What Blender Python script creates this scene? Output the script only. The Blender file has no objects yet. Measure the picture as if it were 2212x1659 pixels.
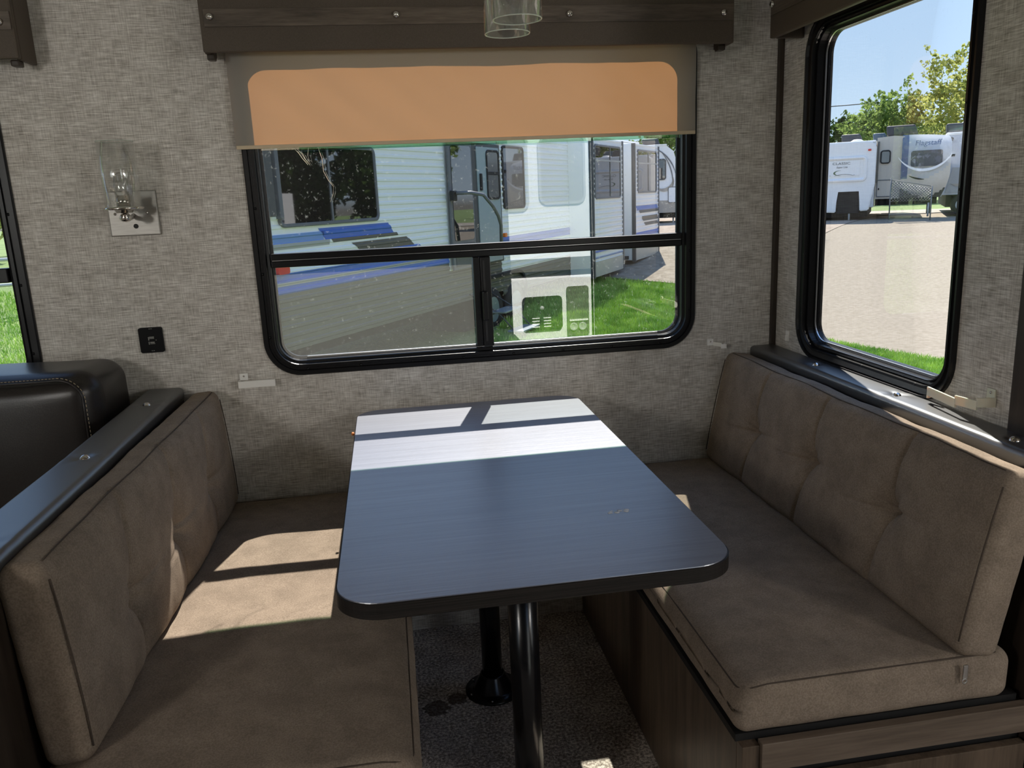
import bpy, bmesh, math, random
from mathutils import Vector, Matrix, noise
rnd = random.Random(7)
C = bpy.context.scene.collection
sc = bpy.context.scene
PI = math.pi

# ------------------------------------------------------------------ camera
def cam_axes(yaw, pitch, roll):
    F = Vector((math.sin(yaw)*math.cos(pitch), math.cos(yaw)*math.cos(pitch), math.sin(pitch)))
    r = F.cross(Vector((0, 0, 1))).normalized()
    d = F.cross(r)
    c, s = math.cos(roll), math.sin(roll)
    return c*r + s*d, -s*r + c*d, F
CAM = Vector((-1.2239, -2.4201, 1.3765))
cr, cd, cf = cam_axes(0.1457, -0.2291, 0.0446)
camd = bpy.data.cameras.new('camera')
camd.sensor_width = 36.0
camd.lens = 1730.2/2212*36.0
camd.clip_start = 0.02
camd.clip_end = 500
cam = bpy.data.objects.new('camera', camd)
C.objects.link(cam)
cu = -cd
M = Matrix(((cr.x, cu.x, -cf.x, CAM.x), (cr.y, cu.y, -cf.y, CAM.y), (cr.z, cu.z, -cf.z, CAM.z), (0, 0, 0, 1)))
cam.matrix_world = M
sc.camera = cam

FILL = 36.0   # brightness of the added fill globes
# ------------------------------------------------------------------ world, sun, exposure
sc.view_settings.view_transform = 'Standard'
sc.view_settings.look = 'None'
sc.view_settings.gamma = 1
sc.view_settings.use_curve_mapping = False
sc.view_settings.exposure = 0.55
SUN = Vector((.215, .785, 1.0)).normalized()
w = bpy.data.worlds.new('sky'); sc.world = w; w.use_nodes = True
nt = w.node_tree; nt.nodes.clear()
# clear blue sky: pale at the horizon, deeper blue overhead
tc = nt.nodes.new('ShaderNodeTexCoord'); sx = nt.nodes.new('ShaderNodeSeparateXYZ'); cr_ = nt.nodes.new('ShaderNodeValToRGB')
e = cr_.color_ramp.elements; e[0].position = 0.0; e[0].color = (.20, .20, .18, 1); e[1].position = .499; e[1].color = (.30, .30, .28, 1)
for p_, c_ in ((.501, (.54, .68, .80)), (.56, (.42, .575, .76)), (.68, (.32, .485, .76)), (.85, (.28, .47, .87)), (1.0, (.26, .45, .87))):
    q_ = e.new(p_); q_.color = (*c_, 1)
mp_ = nt.nodes.new('ShaderNodeMath'); mp_.operation = 'MULTIPLY_ADD'; mp_.inputs[1].default_value = .5; mp_.inputs[2].default_value = .5
bg = nt.nodes.new('ShaderNodeBackground'); bg.inputs['Strength'].default_value = 1.0
wo = nt.nodes.new('ShaderNodeOutputWorld')
nt.links.new(tc.outputs['Generated'], sx.inputs[0]); nt.links.new(sx.outputs['Z'], mp_.inputs[0]); nt.links.new(mp_.outputs[0], cr_.inputs[0]); nt.links.new(cr_.outputs[0], bg.inputs[0]); nt.links.new(bg.outputs[0], wo.inputs[0])
sl = bpy.data.lights.new('sun', 'SUN'); sl.energy = 6.9; sl.angle = math.radians(.53); sl.color = (1, .94, .84)
so = bpy.data.objects.new('sun', sl); C.objects.link(so)
so.rotation_euler = SUN.to_track_quat('Z', 'Y').to_euler()
so.location = (3, 12, 14)

# ------------------------------------------------------------------ materials
def newmat(name):
    m = bpy.data.materials.new(name); m.use_nodes = True
    return m, m.node_tree, m.node_tree.nodes['Principled BSDF']
def plain(name, col, rough=.5, metal=0., spec=.5, **kw):
    m, t, b = newmat(name)
    b.inputs['Base Color'].default_value = (*col, 1); b.inputs['Roughness'].default_value = rough
    b.inputs['Metallic'].default_value = metal; b.inputs['Specular IOR Level'].default_value = spec
    for k, v in kw.items(): b.inputs[k.replace('_', ' ')].default_value = v
    m.diffuse_color = (*col, 1)
    return m
def mapped(t, scale, kind='Object', rot=(0, 0, 0)):
    tc = t.nodes.new('ShaderNodeTexCoord'); mp = t.nodes.new('ShaderNodeMapping')
    mp.inputs['Scale'].default_value = scale; mp.inputs['Rotation'].default_value = rot
    t.links.new(tc.outputs[kind], mp.inputs['Vector']); return mp.outputs[0]
def noise_n(t, vec, scale=1., detail=2., rough=.5):
    n = t.nodes.new('ShaderNodeTexNoise'); n.inputs['Scale'].default_value = scale
    n.inputs['Detail'].default_value = detail; n.inputs['Roughness'].default_value = rough
    t.links.new(vec, n.inputs['Vector']); return n.outputs['Fac']
def ramp(t, fac, stops):
    r = t.nodes.new('ShaderNodeValToRGB'); e = r.color_ramp.elements
    while len(e) > 1: e.remove(e[0])
    e[0].position = stops[0][0]; e[0].color = (*stops[0][1], 1)
    for p, c in stops[1:]:
        q = e.new(p); q.color = (*c, 1)
    t.links.new(fac, r.inputs[0]); return r.outputs[0]
def mathn(t, op, a, b):
    n = t.nodes.new('ShaderNodeMath'); n.operation = op
    for i, v in enumerate((a, b)):
        if isinstance(v, (int, float)): n.inputs[i].default_value = v
        else: t.links.new(v, n.inputs[i])
    return n.outputs[0]
def mixc(t, fac, a, b, mode='MIX'):
    n = t.nodes.new('ShaderNodeMix'); n.data_type = 'RGBA'; n.blend_type = mode
    for i, v in ((0, fac), (6, a), (7, b)):
        if isinstance(v, (int, float)): n.inputs[i].default_value = v
        elif isinstance(v, tuple): n.inputs[i].default_value = (*v, 1)
        else: t.links.new(v, n.inputs[i])
    return n.outputs[2]
def bump(t, b, h, strength=.3, dist=.001):
    n = t.nodes.new('ShaderNodeBump'); n.inputs['Strength'].default_value = strength; n.inputs['Distance'].default_value = dist
    t.links.new(h, n.inputs['Height']); t.links.new(n.outputs[0], b.inputs['Normal'])
def noisy(name, c1, c2, scale, rough=.8, bs=.3, bd=.001, detail=3, spec=.3, kind='Object', lo=.35, hi=.65, sheen=0, sc3=None, nap=0):
    m, t, b = newmat(name)
    v = mapped(t, sc3 or (1, 1, 1), kind); f = noise_n(t, v, scale, detail)
    t.links.new(ramp(t, f, [(lo, c1), (hi, c2)]), b.inputs['Base Color'])
    b.inputs['Roughness'].default_value = rough; b.inputs['Specular IOR Level'].default_value = spec
    if nap:
        f9 = noise_n(t, mapped(t, (1, 1, 1)), nap, 4, .65); bl = b.inputs['Base Color'].links[0].from_socket
        t.links.new(mixc(t, 1., bl, ramp(t, f9, [(.36, (.86, .855, .85)), (.64, (1.10, 1.095, 1.09))]), 'MULTIPLY'), b.inputs['Base Color'])
    if sheen: b.inputs['Sheen Weight'].default_value = sheen; b.inputs['Sheen Roughness'].default_value = .4
    if bs: bump(t, b, f, bs, bd)
    m.diffuse_color = (*c1, 1)
    return m

def linen(name, horiz):
    m, t, b = newmat(name)
    # cross-woven threads: dashes along the wall and dashes up the wall
    if horiz == 'x': s1, s2 = (22, 22, 330), (330, 330, 24)
    else: s1, s2 = (22, 22, 330), (330, 330, 24)
    n1 = noise_n(t, mapped(t, s1), 1, 3, .6); n2 = noise_n(t, mapped(t, s2), 1, 3, .6)
    n3 = noise_n(t, mapped(t, (14, 14, 20)), 1, 3, .6)
    f = mathn(t, 'ADD', mathn(t, 'MULTIPLY', n1, .5), mathn(t, 'ADD', mathn(t, 'MULTIPLY', n2, .3), mathn(t, 'MULTIPLY', n3, .2)))
    col = ramp(t, f, [(.36, (.28, .25, .215)), (.46, (.49, .46, .415)), (.53, (.64, .61, .56)), (.63, (.85, .825, .78))])
    t.links.new(col, b.inputs['Base Color'])
    b.inputs['Roughness'].default_value = .62; b.inputs['Specular IOR Level'].default_value = .3
    bump(t, b, f, .25, .0008)
    m.diffuse_color = (.37, .34, .3, 1)
    return m
m_wall = linen('linen_vinyl', 'x')
m_fabric = noisy('brown_chenille', (.225, .178, .136), (.31, .25, .194), 330, .95, .35, .001, 3, .12, nap=16)
m_fabric2 = noisy('brown_chenille_end', (.215, .178, .13), (.285, .24, .175), 300, .95, .5, .0015, 3, .12, nap=20)
m_vinyl = plain('dark_brown_vinyl', (.034, .029, .026), .38, 0, 1.0, IOR=1.8)
m_vinyl.node_tree.nodes['Principled BSDF'].inputs['Specular Tint'].default_value = (.9, .95, 1, 1)
m_leather = noisy('black_brown_leather', (.014, .011, .010), (.022, .018, .016), 300, .33, .25, .0006, 2, .5)
m_valance = noisy('valance_vinyl', (.085, .066, .050), (.098, .078, .060), 400, .55, .2, .0005, 2, .3)
m_stitch = plain('tan_thread', (.45, .36, .24), .8)
m_seam = plain('dark_seam', (.075, .055, .04), .9)
m_chrome = plain('chrome', (.75, .72, .68), .12, 1)
m_nickel = noisy('brushed_nickel', (.36, .35, .325), (.43, .415, .39), 30, .48, .1, .0003, 4, .5, sc3=(1, 1, 25))
m_nickel.node_tree.nodes['Principled BSDF'].inputs['Metallic'].default_value = 1
m_black = plain('black_aluminium', (.008, .008, .009), .30, 0, .32)
m_blackm = plain('matte_black', (.006, .006, .006), .6)
m_gasket = plain('rubber_gasket', (.02, .02, .02), .5)
m_silver = plain('bare_aluminium', (.6, .6, .6), .3, 1)
m_pole = plain('black_powder_coat', (.004, .0045, .006), .22, 0, .5)
m_white = plain('white_plastic', (.93, .92, .88), .35)
m_cream = plain('cream_plastic', (.80, .74, .60), .4, Subsurface_Weight=.2)
m_ceil = noisy('ceiling_panel', (.70, .69, .66), (.76, .75, .72), 60, .8, .1)
m_cabin = noisy('cabin_panel', (.16, .14, .12), (.20, .18, .155), 40, .8, .1)
m_dark = plain('black_panel', (.006, .0055, .005), .7)

def wood(name, c1, c2, sc3, rough=.45, spec=.4, bs=.2):
    m, t, b = newmat(name)
    f = noise_n(t, mapped(t, sc3), 1, 6, .62)
    f2 = noise_n(t, mapped(t, tuple(s*5 for s in sc3)), 1, 3, .6)
    g = mathn(t, 'ADD', mathn(t, 'MULTIPLY', f, .65), mathn(t, 'MULTIPLY', f2, .35))
    t.links.new(ramp(t, g, [(.38, c1), (.62, c2)]), b.inputs['Base Color'])
    b.inputs['Roughness'].default_value = rough; b.inputs['Specular IOR Level'].default_value = spec
    bump(t, b, g, bs, .0006)
    m.diffuse_color = (*c1, 1)
    return m
m_table = wood('espresso_laminate_sky_blue', (.092, .100, .142), (.148, .160, .218), (3, 120, 3), .34, 1.0, .7)  # espresso top blued: reflected sky is put into the base colour
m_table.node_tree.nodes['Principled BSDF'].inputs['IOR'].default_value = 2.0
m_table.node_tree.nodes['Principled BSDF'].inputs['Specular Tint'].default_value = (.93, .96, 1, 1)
m_edge = wood('espresso_edge', (.007, .006, .006), (.03, .025, .022), (3, 4, 420), .55, .25)
m_basewood = wood('walnut_laminate', (.065, .046, .031), (.145, .103, .07), (30, 30, 2.0), .4, .45)
m_railwood = wood('walnut_laminate_rail', (.11, .082, .06), (.19, .145, .108), (2.0, 30, 40), .4, .45)
m_trim = wood('dark_wood_trim', (.028, .020, .015), (.05, .037, .027), (40, 40, 3), .4, .4)
m_valwood = wood('valance_wood_print', (.065, .050, .038), (.155, .122, .094), (3, 30, 30), .45, .4)

# carpet
m_carpet, t, b = newmat('carpet_pile')
f1 = noise_n(t, mapped(t, (1, 1, 1)), 130, 4, .75); f2 = noise_n(t, mapped(t, (1, 1, 1)), 9, 3, .6)
f = mathn(t, 'ADD', mathn(t, 'MULTIPLY', f1, .8), mathn(t, 'MULTIPLY', f2, .2))
t.links.new(ramp(t, f, [(.36, (.10, .08, .065)), (.49, (.40, .34, .29)), (.60, (.90, .82, .72))]), b.inputs['Base Color'])
b.inputs['Roughness'].default_value = .95; b.inputs['Specular IOR Level'].default_value = .1
geo_ = t.nodes.new('ShaderNodeNewGeometry')
def spot(c, r):
    vm = t.nodes.new('ShaderNodeVectorMath'); vm.operation = 'DISTANCE'; vm.inputs[1].default_value = c; t.links.new(geo_.outputs['Position'], vm.inputs[0])
    return mathn(t, 'LESS_THAN', mathn(t, 'ADD', vm.outputs['Value'], mathn(t, 'MULTIPLY', mathn(t, 'SUBTRACT', noise_n(t, mapped(t, (1, 1, 1)), 60, 3), .5), r*1.2)), r)
st_m = mathn(t, 'MAXIMUM', spot((-1.185, -.435, 0), .035), spot((-1.125, -.405, 0), .028))
base_link = b.inputs['Base Color'].links[0].from_socket
t.links.new(mixc(t, mathn(t, 'MULTIPLY', st_m, .75), base_link, (.05, .028, .015)), b.inputs['Base Color'])
bump(t, b, f1, .8, .004)

# glass: transparent pane that mirrors part of the light
def glass(name, tint, refl, rough=0.0, haze=0, fres=.6):
    m = bpy.data.materials.new(name); m.use_nodes = True; t = m.node_tree; t.nodes.clear()
    o = t.nodes.new('ShaderNodeOutputMaterial'); tr = t.nodes.new('ShaderNodeBsdfTransparent'); gl = t.nodes.new('ShaderNodeBsdfGlossy')
    tr.inputs[0].default_value = (*tint, 1); gl.inputs['Roughness'].default_value = rough; gl.inputs[0].default_value = (1, 1, 1, 1)
    lw = t.nodes.new('ShaderNodeLayerWeight'); lw.inputs[0].default_value = .18
    fa = mathn(t, 'ADD', mathn(t, 'MULTIPLY', lw.outputs['Fresnel'], fres), refl)
    mx = t.nodes.new('ShaderNodeMixShader'); t.links.new(fa, mx.inputs[0]); t.links.new(tr.outputs[0], mx.inputs[1]); t.links.new(gl.outputs[0], mx.inputs[2])
    last = mx.outputs[0]
    if haze:
        df = t.nodes.new('ShaderNodeBsdfTranslucent'); df.inputs[0].default_value = (.9, .9, .85, 1)
        n = noise_n(t, mapped(t, (1, 1, 1)), 90, 4, .75); r = ramp(t, n, [(.60, (0, 0, 0)), (.74, (haze, haze, haze))])
        m2 = t.nodes.new('ShaderNodeMixShader'); t.links.new(r, m2.inputs[0]); t.links.new(last, m2.inputs[1]); t.links.new(df.outputs[0], m2.inputs[2]); last = m2.outputs[0]
    t.links.new(last, o.inputs[0]); return m
m_pane = glass('window_glass', (.97, .965, .975), .19, haze=.12, fres=.4)
m_pane_open = glass('window_glass_double', (.84, .88, .86), .28, haze=.15)
m_pane_r = glass('window_glass_clear', (.98, .985, .985), .01, haze=.12, fres=.16)
m_clear = glass('seeded_glass', (.975, .98, .975), .12, rough=.06, fres=.3)
m_bulbglass = glass('bulb_glass', (.93, .94, .94), .10)
# insect screen: mostly holes, grey mesh
m_screen = bpy.data.materials.new('insect_screen'); m_screen.use_nodes = True; t = m_screen.node_tree; t.nodes.clear()
o = t.nodes.new('ShaderNodeOutputMaterial'); tr = t.nodes.new('ShaderNodeBsdfTransparent'); df = t.nodes.new('ShaderNodeBsdfDiffuse'); tl = t.nodes.new('ShaderNodeBsdfTranslucent')
df.inputs[0].default_value = (.10, .10, .09, 1); tl.inputs[0].default_value = (.22, .21, .19, 1)
ad = t.nodes.new('ShaderNodeAddShader'); mx = t.nodes.new('ShaderNodeMixShader'); mx.inputs[0].default_value = .22
t.links.new(df.outputs[0], ad.inputs[0]); t.links.new(tl.outputs[0], ad.inputs[1]); t.links.new(tr.outputs[0], mx.inputs[1]); t.links.new(ad.outputs[0], mx.inputs[2]); t.links.new(mx.outputs[0], o.inputs[0])
# roller shade cloth: grey face, glows orange where daylight passes through
m_shade = bpy.data.materials.new('shade_cloth'); m_shade.use_nodes = True; t = m_shade.node_tree; t.nodes.clear()
o = t.nodes.new('ShaderNodeOutputMaterial'); df = t.nodes.new('ShaderNodeBsdfDiffuse'); tl = t.nodes.new('ShaderNodeBsdfTranslucent'); ad = t.nodes.new('ShaderNodeAddShader')
df.inputs[0].default_value = (.27, .262, .24, 1); tl.inputs[0].default_value = (.17, .078, .029, 1)
t.links.new(df.outputs[0], ad.inputs[0]); t.links.new(tl.outputs[0], ad.inputs[1]); t.links.new(ad.outputs[0], o.inputs[0])

# ------------------------------------------------------------------ mesh helpers
def finish(o, label=None, cat=None, group=None, kind=None):
    if label: o['label'] = label
    if cat: o['category'] = cat
    if group: o['group'] = group
    if kind: o['kind'] = kind
    return o
def mesh_obj(name, verts, faces, mat, parent=None, smooth=False, **tags):
    me = bpy.data.meshes.new(name); me.from_pydata([tuple(v) for v in verts], [], faces); me.update()
    if mat: me.materials.append(mat)
    if smooth: me.polygons.foreach_set('use_smooth', [True]*len(me.polygons))
    o = bpy.data.objects.new(name, me); C.objects.link(o)
    if parent: o.parent = parent
    return finish(o, **tags)
def bm_obj(name, bm, mat, parent=None, smooth=False, **tags):
    bmesh.ops.recalc_face_normals(bm, faces=bm.faces)
    me = bpy.data.meshes.new(name); bm.to_mesh(me); bm.free()
    if mat: me.materials.append(mat)
    if smooth: me.polygons.foreach_set('use_smooth', [True]*len(me.polygons))
    o = bpy.data.objects.new(name, me); C.objects.link(o)
    if parent: o.parent = parent
    return finish(o, **tags)
def thing(name, loc=(0, 0, 0), label=None, cat=None, group=None, mw=None):
    o = bpy.data.objects.new(name, None); C.objects.link(o); o.empty_display_size = .1
    o.location = loc
    if mw: o.matrix_world = mw
    return finish(o, label, cat, group)
def add_box(bm, x0, x1, y0, y1, z0, z1, bev=0, seg=2, mat=None):
    r = bmesh.ops.create_cube(bm, size=1); vs = r['verts']
    for v in vs:
        v.co = Vector(((x0+x1)/2 + v.co.x*(x1-x0), (y0+y1)/2 + v.co.y*(y1-y0), (z0+z1)/2 + v.co.z*(z1-z0)))
    if bev:
        es = list({e for v in vs for e in v.link_edges})
        bmesh.ops.bevel(bm, geom=es, offset=bev, segments=seg, affect='EDGES', profile=.6)
def box(name, x0, x1, y0, y1, z0, z1, mat, parent=None, bev=0, seg=2, smooth=None, **tags):
    bm = bmesh.new(); add_box(bm, x0, x1, y0, y1, z0, z1, bev, seg)
    return bm_obj(name, bm, mat, parent, smooth=False if smooth is None else smooth, **tags)
def add_cyl(bm, p0, p1, r0, r1=None, n=20, caps=True):
    p0 = Vector(p0); p1 = Vector(p1); r1 = r0 if r1 is None else r1
    q = (p1-p0).to_track_quat('Z', 'Y'); A = []; B = []
    for i in range(n):
        a = 2*PI*i/n; d = q @ Vector((math.cos(a), math.sin(a), 0))
        A.append(bm.verts.new(p0+d*r0)); B.append(bm.verts.new(p1+d*r1))
    for i in range(n):
        f = bm.faces.new((A[i], A[(i+1) % n], B[(i+1) % n], B[i])); f.smooth = True
    if caps: bm.faces.new(A[::-1]); bm.faces.new(B)
def cyl(name, p0, p1, r0, mat, parent=None, r1=None, n=20, caps=True, **tags):
    bm = bmesh.new(); add_cyl(bm, p0, p1, r0, r1, n, caps)
    return bm_obj(name, bm, mat, parent, **tags)
def add_lathe(bm, c, prof, n=28, axis='Z', closed=False):
    c = Vector(c); rows = []
    for r, h in prof:
        row = []
        for i in range(n):
            a = 2*PI*i/n; x, y = r*math.cos(a), r*math.sin(a)
            v = {'Z': (x, y, h), 'Y': (x, h, y), 'X': (h, x, y)}[axis]
            row.append(bm.verts.new(c+Vector(v)))
        rows.append(row)
    for k in range(len(rows)-1 + (1 if closed else 0)):
        a, b2 = rows[k], rows[(k+1) % len(rows)]
        for i in range(n):
            f = bm.faces.new((a[i], a[(i+1) % n], b2[(i+1) % n], b2[i])); f.smooth = True
    if not closed:
        if prof[0][0] > 1e-5: bm.faces.new(rows[0][::-1])
        if prof[-1][0] > 1e-5: bm.faces.new(rows[-1])
def lathe(name, c, prof, mat, parent=None, n=28, axis='Z', closed=False, **tags):
    bm = bmesh.new(); add_lathe(bm, c, prof, n, axis, closed)
    return bm_obj(name, bm, mat, parent, **tags)
def rrect(u0, u1, v0, v1, r, k=8):
    pts = []
    for (cx, cy, a0) in ((u1-r, v1-r, 0), (u0+r, v1-r, 90), (u0+r, v0+r, 180), (u1-r, v0+r, 270)):
        for i in range(k+1):
            a = math.radians(a0 + 90*i/k); pts.append((cx+r*math.cos(a), cy+r*math.sin(a)))
    return pts
def sweep_ring(name, rect, r, prof, mp, mat, parent=None, k=8, close=False, **tags):
    """rect=(u0,u1,v0,v1); prof=[(inset, depth)]; mp maps (u,v,d) to 3-D"""
    verts = []; faces = []; n = 4*(k+1)
    for ins, d in prof:
        for (u, v) in rrect(rect[0]+ins, rect[1]-ins, rect[2]+ins, rect[3]-ins, max(r-ins, .004), k):
            verts.append(mp(u, v, d))
    L = len(prof)
    for j in range(L-1 + (1 if close else 0)):
        for i in range(n):
            a = j*n+i; b2 = j*n+(i+1) % n; j2 = (j+1) % L
            faces.append((a, b2, j2*n+(i+1) % n, j2*n+i))
    bm = bmesh.new()
    vs = [bm.verts.new(v) for v in verts]
    for f in faces: bm.faces.new([vs[i] for i in f])
    return bm_obj(name, bm, mat, parent, **tags)
def rplate(name, rect, r, d0, d1, mp, mat, parent=None, k=6, **tags):
    pts = rrect(*rect, r, k); n = len(pts)
    verts = [mp(u, v, d0) for u, v in pts] + [mp(u, v, d1) for u, v in pts]
    faces = [tuple(range(n)), tuple(range(2*n-1, n-1, -1))] + [(i, (i+1) % n, n+(i+1) % n, n+i) for i in range(n)]
    bm = bmesh.new(); vs = [bm.verts.new(v) for v in verts]
    for f in faces: bm.faces.new([vs[i] for i in f])
    return bm_obj(name, bm, mat, parent, **tags)
def wall_hole(name, outer, holes, mp, d0, d1, mat, **tags):
    """wall with rounded holes; outer=(u0,u1,v0,v1) ; holes=[(cell u0,u1,(hu0,hu1,hv0,hv1),r)]"""
    bm = bmesh.new()
    for (c0, c1, hr, r) in holes:
        k = 8
        for d in (d0, d1):
            if hr is None:
                bm.faces.new([bm.verts.new(mp(*p, d)) for p in ((c0, outer[2]), (c1, outer[2]), (c1, outer[3]), (c0, outer[3]))]); continue
            pts = rrect(*hr, r, k); corners = [(c1, outer[3]), (c0, outer[3]), (c0, outer[2]), (c1, outer[2])]
            cv = [bm.verts.new(mp(*c, d)) for c in corners]; pv = [bm.verts.new(mp(*p, d)) for p in pts]; n = len(pv)
            for q in range(4):
                for i in range(k): bm.faces.new((cv[q], pv[q*(k+1)+i], pv[q*(k+1)+i+1]))
                a = q*(k+1)+k; b2 = (a+1) % n
                bm.faces.new((cv[q], pv[a], pv[b2], cv[(q+1) % 4]))
        if hr is not None:
            pts = rrect(*hr, r, k); n = len(pts)
            A = [bm.verts.new(mp(*p, d0)) for p in pts]; B = [bm.verts.new(mp(*p, d1)) for p in pts]
            for i in range(n): bm.faces.new((A[i], A[(i+1) % n], B[(i+1) % n], B[i]))
    # outer rim
    u0, u1, v0, v1 = outer; c = ((u0, v0), (u1, v0), (u1, v1), (u0, v1))
    for i in range(4):
        a, b2 = c[i], c[(i+1) % 4]
        bm.faces.new([bm.verts.new(mp(*p)) for p in ((*a, d0), (*b2, d0), (*b2, d1), (*a, d1))])
    bmesh.ops.remove_doubles(bm, verts=bm.verts, dist=1e-5)
    return bm_obj(name, bm, mat, **tags)
def soft_box(name, size, r, n, mat, parent=None, disp=None, mw=None, extra=None, **tags):
    """rounded, densely meshed box centred on the origin; disp(p, nrm)->offset"""
    sx, sy, sz = size; hx = (sx/2, sy/2, sz/2)
    def coords(L, k, rr, ex=()):
        c = {round(-L/2 + L*i/k, 5) for i in range(k+1)}
        for i in range(1, 6): c |= {round(-L/2+rr*i/6, 5), round(L/2-rr*i/6, 5)}
        for e in ex: c |= {round(e+q, 5) for q in (-.012, -.008, -.005, -.0025, 0, .0025, .005, .008, .012) if abs(e+q) < L/2}
        c = sorted(c); out = [c[0]]
        for v in c[1:]:
            if v-out[-1] > .0012: out.append(v)
        out[-1] = L/2
        return out
    ex = extra or ((), (), ())
    X, Y, Z = coords(sx, n[0], r, ex[0]), coords(sy, n[1], r, ex[1]), coords(sz, n[2], r, ex[2])
    idx = {}; verts = []; faces = []
    def vid(i, j, k2):
        key = (i, j, k2)
        if key not in idx:
            p = Vector((X[i], Y[j], Z[k2]))
            inn = Vector([max(-hx[a]+r, min(hx[a]-r, p[a])) for a in range(3)]); d = p-inn
            nr = d.normalized() if d.length > 1e-9 else Vector((0, 0, 0))
            if d.length > 1e-9: p = inn + nr*r
            if disp: p = p + disp(p, nr)
            idx[key] = len(verts); verts.append(mw @ p if mw else p)
        return idx[key]
    a, b2, c = len(X)-1, len(Y)-1, len(Z)-1
    for i in range(a):
        for j in range(b2):
            faces.append((vid(i, j, 0), vid(i, j+1, 0), vid(i+1, j+1, 0), vid(i+1, j, 0)))
            faces.append((vid(i, j, c), vid(i+1, j, c), vid(i+1, j+1, c), vid(i, j+1, c)))
    for i in range(a):
        for k2 in range(c):
            faces.append((vid(i, 0, k2), vid(i+1, 0, k2), vid(i+1, 0, k2+1), vid(i, 0, k2+1)))
            faces.append((vid(i, b2, k2), vid(i, b2, k2+1), vid(i+1, b2, k2+1), vid(i+1, b2, k2)))
    for j in range(b2):
        for k2 in range(c):
            faces.append((vid(0, j, k2), vid(0, j, k2+1), vid(0, j+1, k2+1), vid(0, j+1, k2)))
            faces.append((vid(a, j, k2), vid(a, j+1, k2), vid(a, j+1, k2+1), vid(a, j, k2+1)))
    return mesh_obj(name, verts, faces, mat, parent, smooth=True, **tags)
def tube(name, pts, r, mat, parent=None, n=8, **tags):
    bm = bmesh.new(); pts = [Vector(p) for p in pts]; rows = []
    for i, p in enumerate(pts):
        d = (pts[min(i+1, len(pts)-1)] - pts[max(i-1, 0)]).normalized(); q = d.to_track_quat('Z', 'Y')
        rows.append([bm.verts.new(p + q @ Vector((math.cos(2*PI*k/n)*r, math.sin(2*PI*k/n)*r, 0))) for k in range(n)])
    for a, b2 in zip(rows, rows[1:]):
        for k in range(n):
            f = bm.faces.new((a[k], a[(k+1) % n], b2[(k+1) % n], b2[k])); f.smooth = True
    bm.faces.new(rows[0][::-1]); bm.faces.new(rows[-1])
    return bm_obj(name, bm, mat, parent, **tags)
def text_obj(name, s, size, mat, parent, mw, ext=.002, shear=0, sx=1.):
    cu_ = bpy.data.curves.new(name, 'FONT'); cu_.body = s; cu_.size = size; cu_.extrude = ext; cu_.shear = shear; cu_.align_x = 'CENTER'; cu_.resolution_u = 3
    tmp = bpy.data.objects.new('tmp', cu_); C.objects.link(tmp)
    dg = bpy.context.evaluated_depsgraph_get(); me = bpy.data.meshes.new_from_object(tmp.evaluated_get(dg))
    bpy.data.objects.remove(tmp); me.transform(mw @ Matrix.Diagonal((sx, 1, 1, 1))); me.materials.clear(); me.materials.append(mat)
    o = bpy.data.objects.new(name, me); C.objects.link(o); o.parent = parent
    return o

BACK = lambda u, v, d: (u, -d, v)      # d>0 comes into the room
RIGHT = lambda u, v, d: (-d, u, v)

# ------------------------------------------------------------------ room shell
MW = (-1.603, -.2715, .885, 1.868)       # main window outer frame
LW = (-3.55, -2.215, .885, 1.895)        # sofa window
RW = (-.855, -.158, .872, 1.83)         # right window (y range, z range)
hole = lambda R: (R[0]+.03, R[1]-.03, R[2]+.03, R[3]-.03)
wall_hole('wall_back', (-3.72, 0.05, 0, 2.02), [(-3.72, -2.0, hole(LW), .08), (-2.0, .05, hole(MW), .08)], BACK, 0, -.05, m_wall, kind='structure')
wall_hole('wall_right', (-1.04, 0, 0, 2.02), [(-1.04, 0, hole(RW), .08)], RIGHT, 0, -.05, m_wall, kind='structure')
box('wall_left', -3.77, -3.72, -1.04, .05, 0, 2.02, m_wall, kind='structure')
wall_hole('wall_near', (-4.6, 2.6, 0, 2.25), [(-4.6, -2.9, (-4.3, -3.1, .9, 1.85), .08), (-2.9, -1.0, None, 0), (-1.0, .6, (-.37, .23, .03, 1.95), .05), (.6, 2.6, (1.18, 2.45, .7, 1.9), .08)],
          lambda u, v, d: (u, -3.2+d, v), 0, -.06, m_cabin, kind='structure')
box('wall_far_left', -4.66, -4.6, -3.26, -1.04, 0, 2.25, m_cabin, kind='structure')
box('wall_far_right', 2.6, 2.66, -3.26, -1.04, 0, 2.25, m_cabin, kind='structure')
box('wall_cabin_right', .05, 2.6, -1.10, -1.04, 0, 2.25, m_dark, kind='structure')
box('wall_cabin_left', -4.6, -3.77, -1.10, -1.04, 0, 2.25, m_wall, kind='structure')
box('wall_header', -3.77, .05, -1.10, -1.04, 2.02, 2.25, m_cabin, kind='structure')
box('ceiling', -3.77, .05, -1.04, .05, 2.02, 2.07, m_ceil, kind='structure')
box('ceiling', -4.66, 2.66, -3.26, -1.04, 2.25, 2.30, m_cabin, kind='structure')
box('floor', -4.66, 2.66, -3.26, .05, -.06, 0, m_carpet, kind='structure')
box('trim_1', -.016, 0, -.016, 0, 0, 2.02, m_trim, kind='structure', bev=.002)          # corner moulding
box('trim_2', -.018, .05, -1.09, -1.038, 0, 2.02, m_trim, kind='structure', bev=.003)     # slide-out flange

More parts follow.
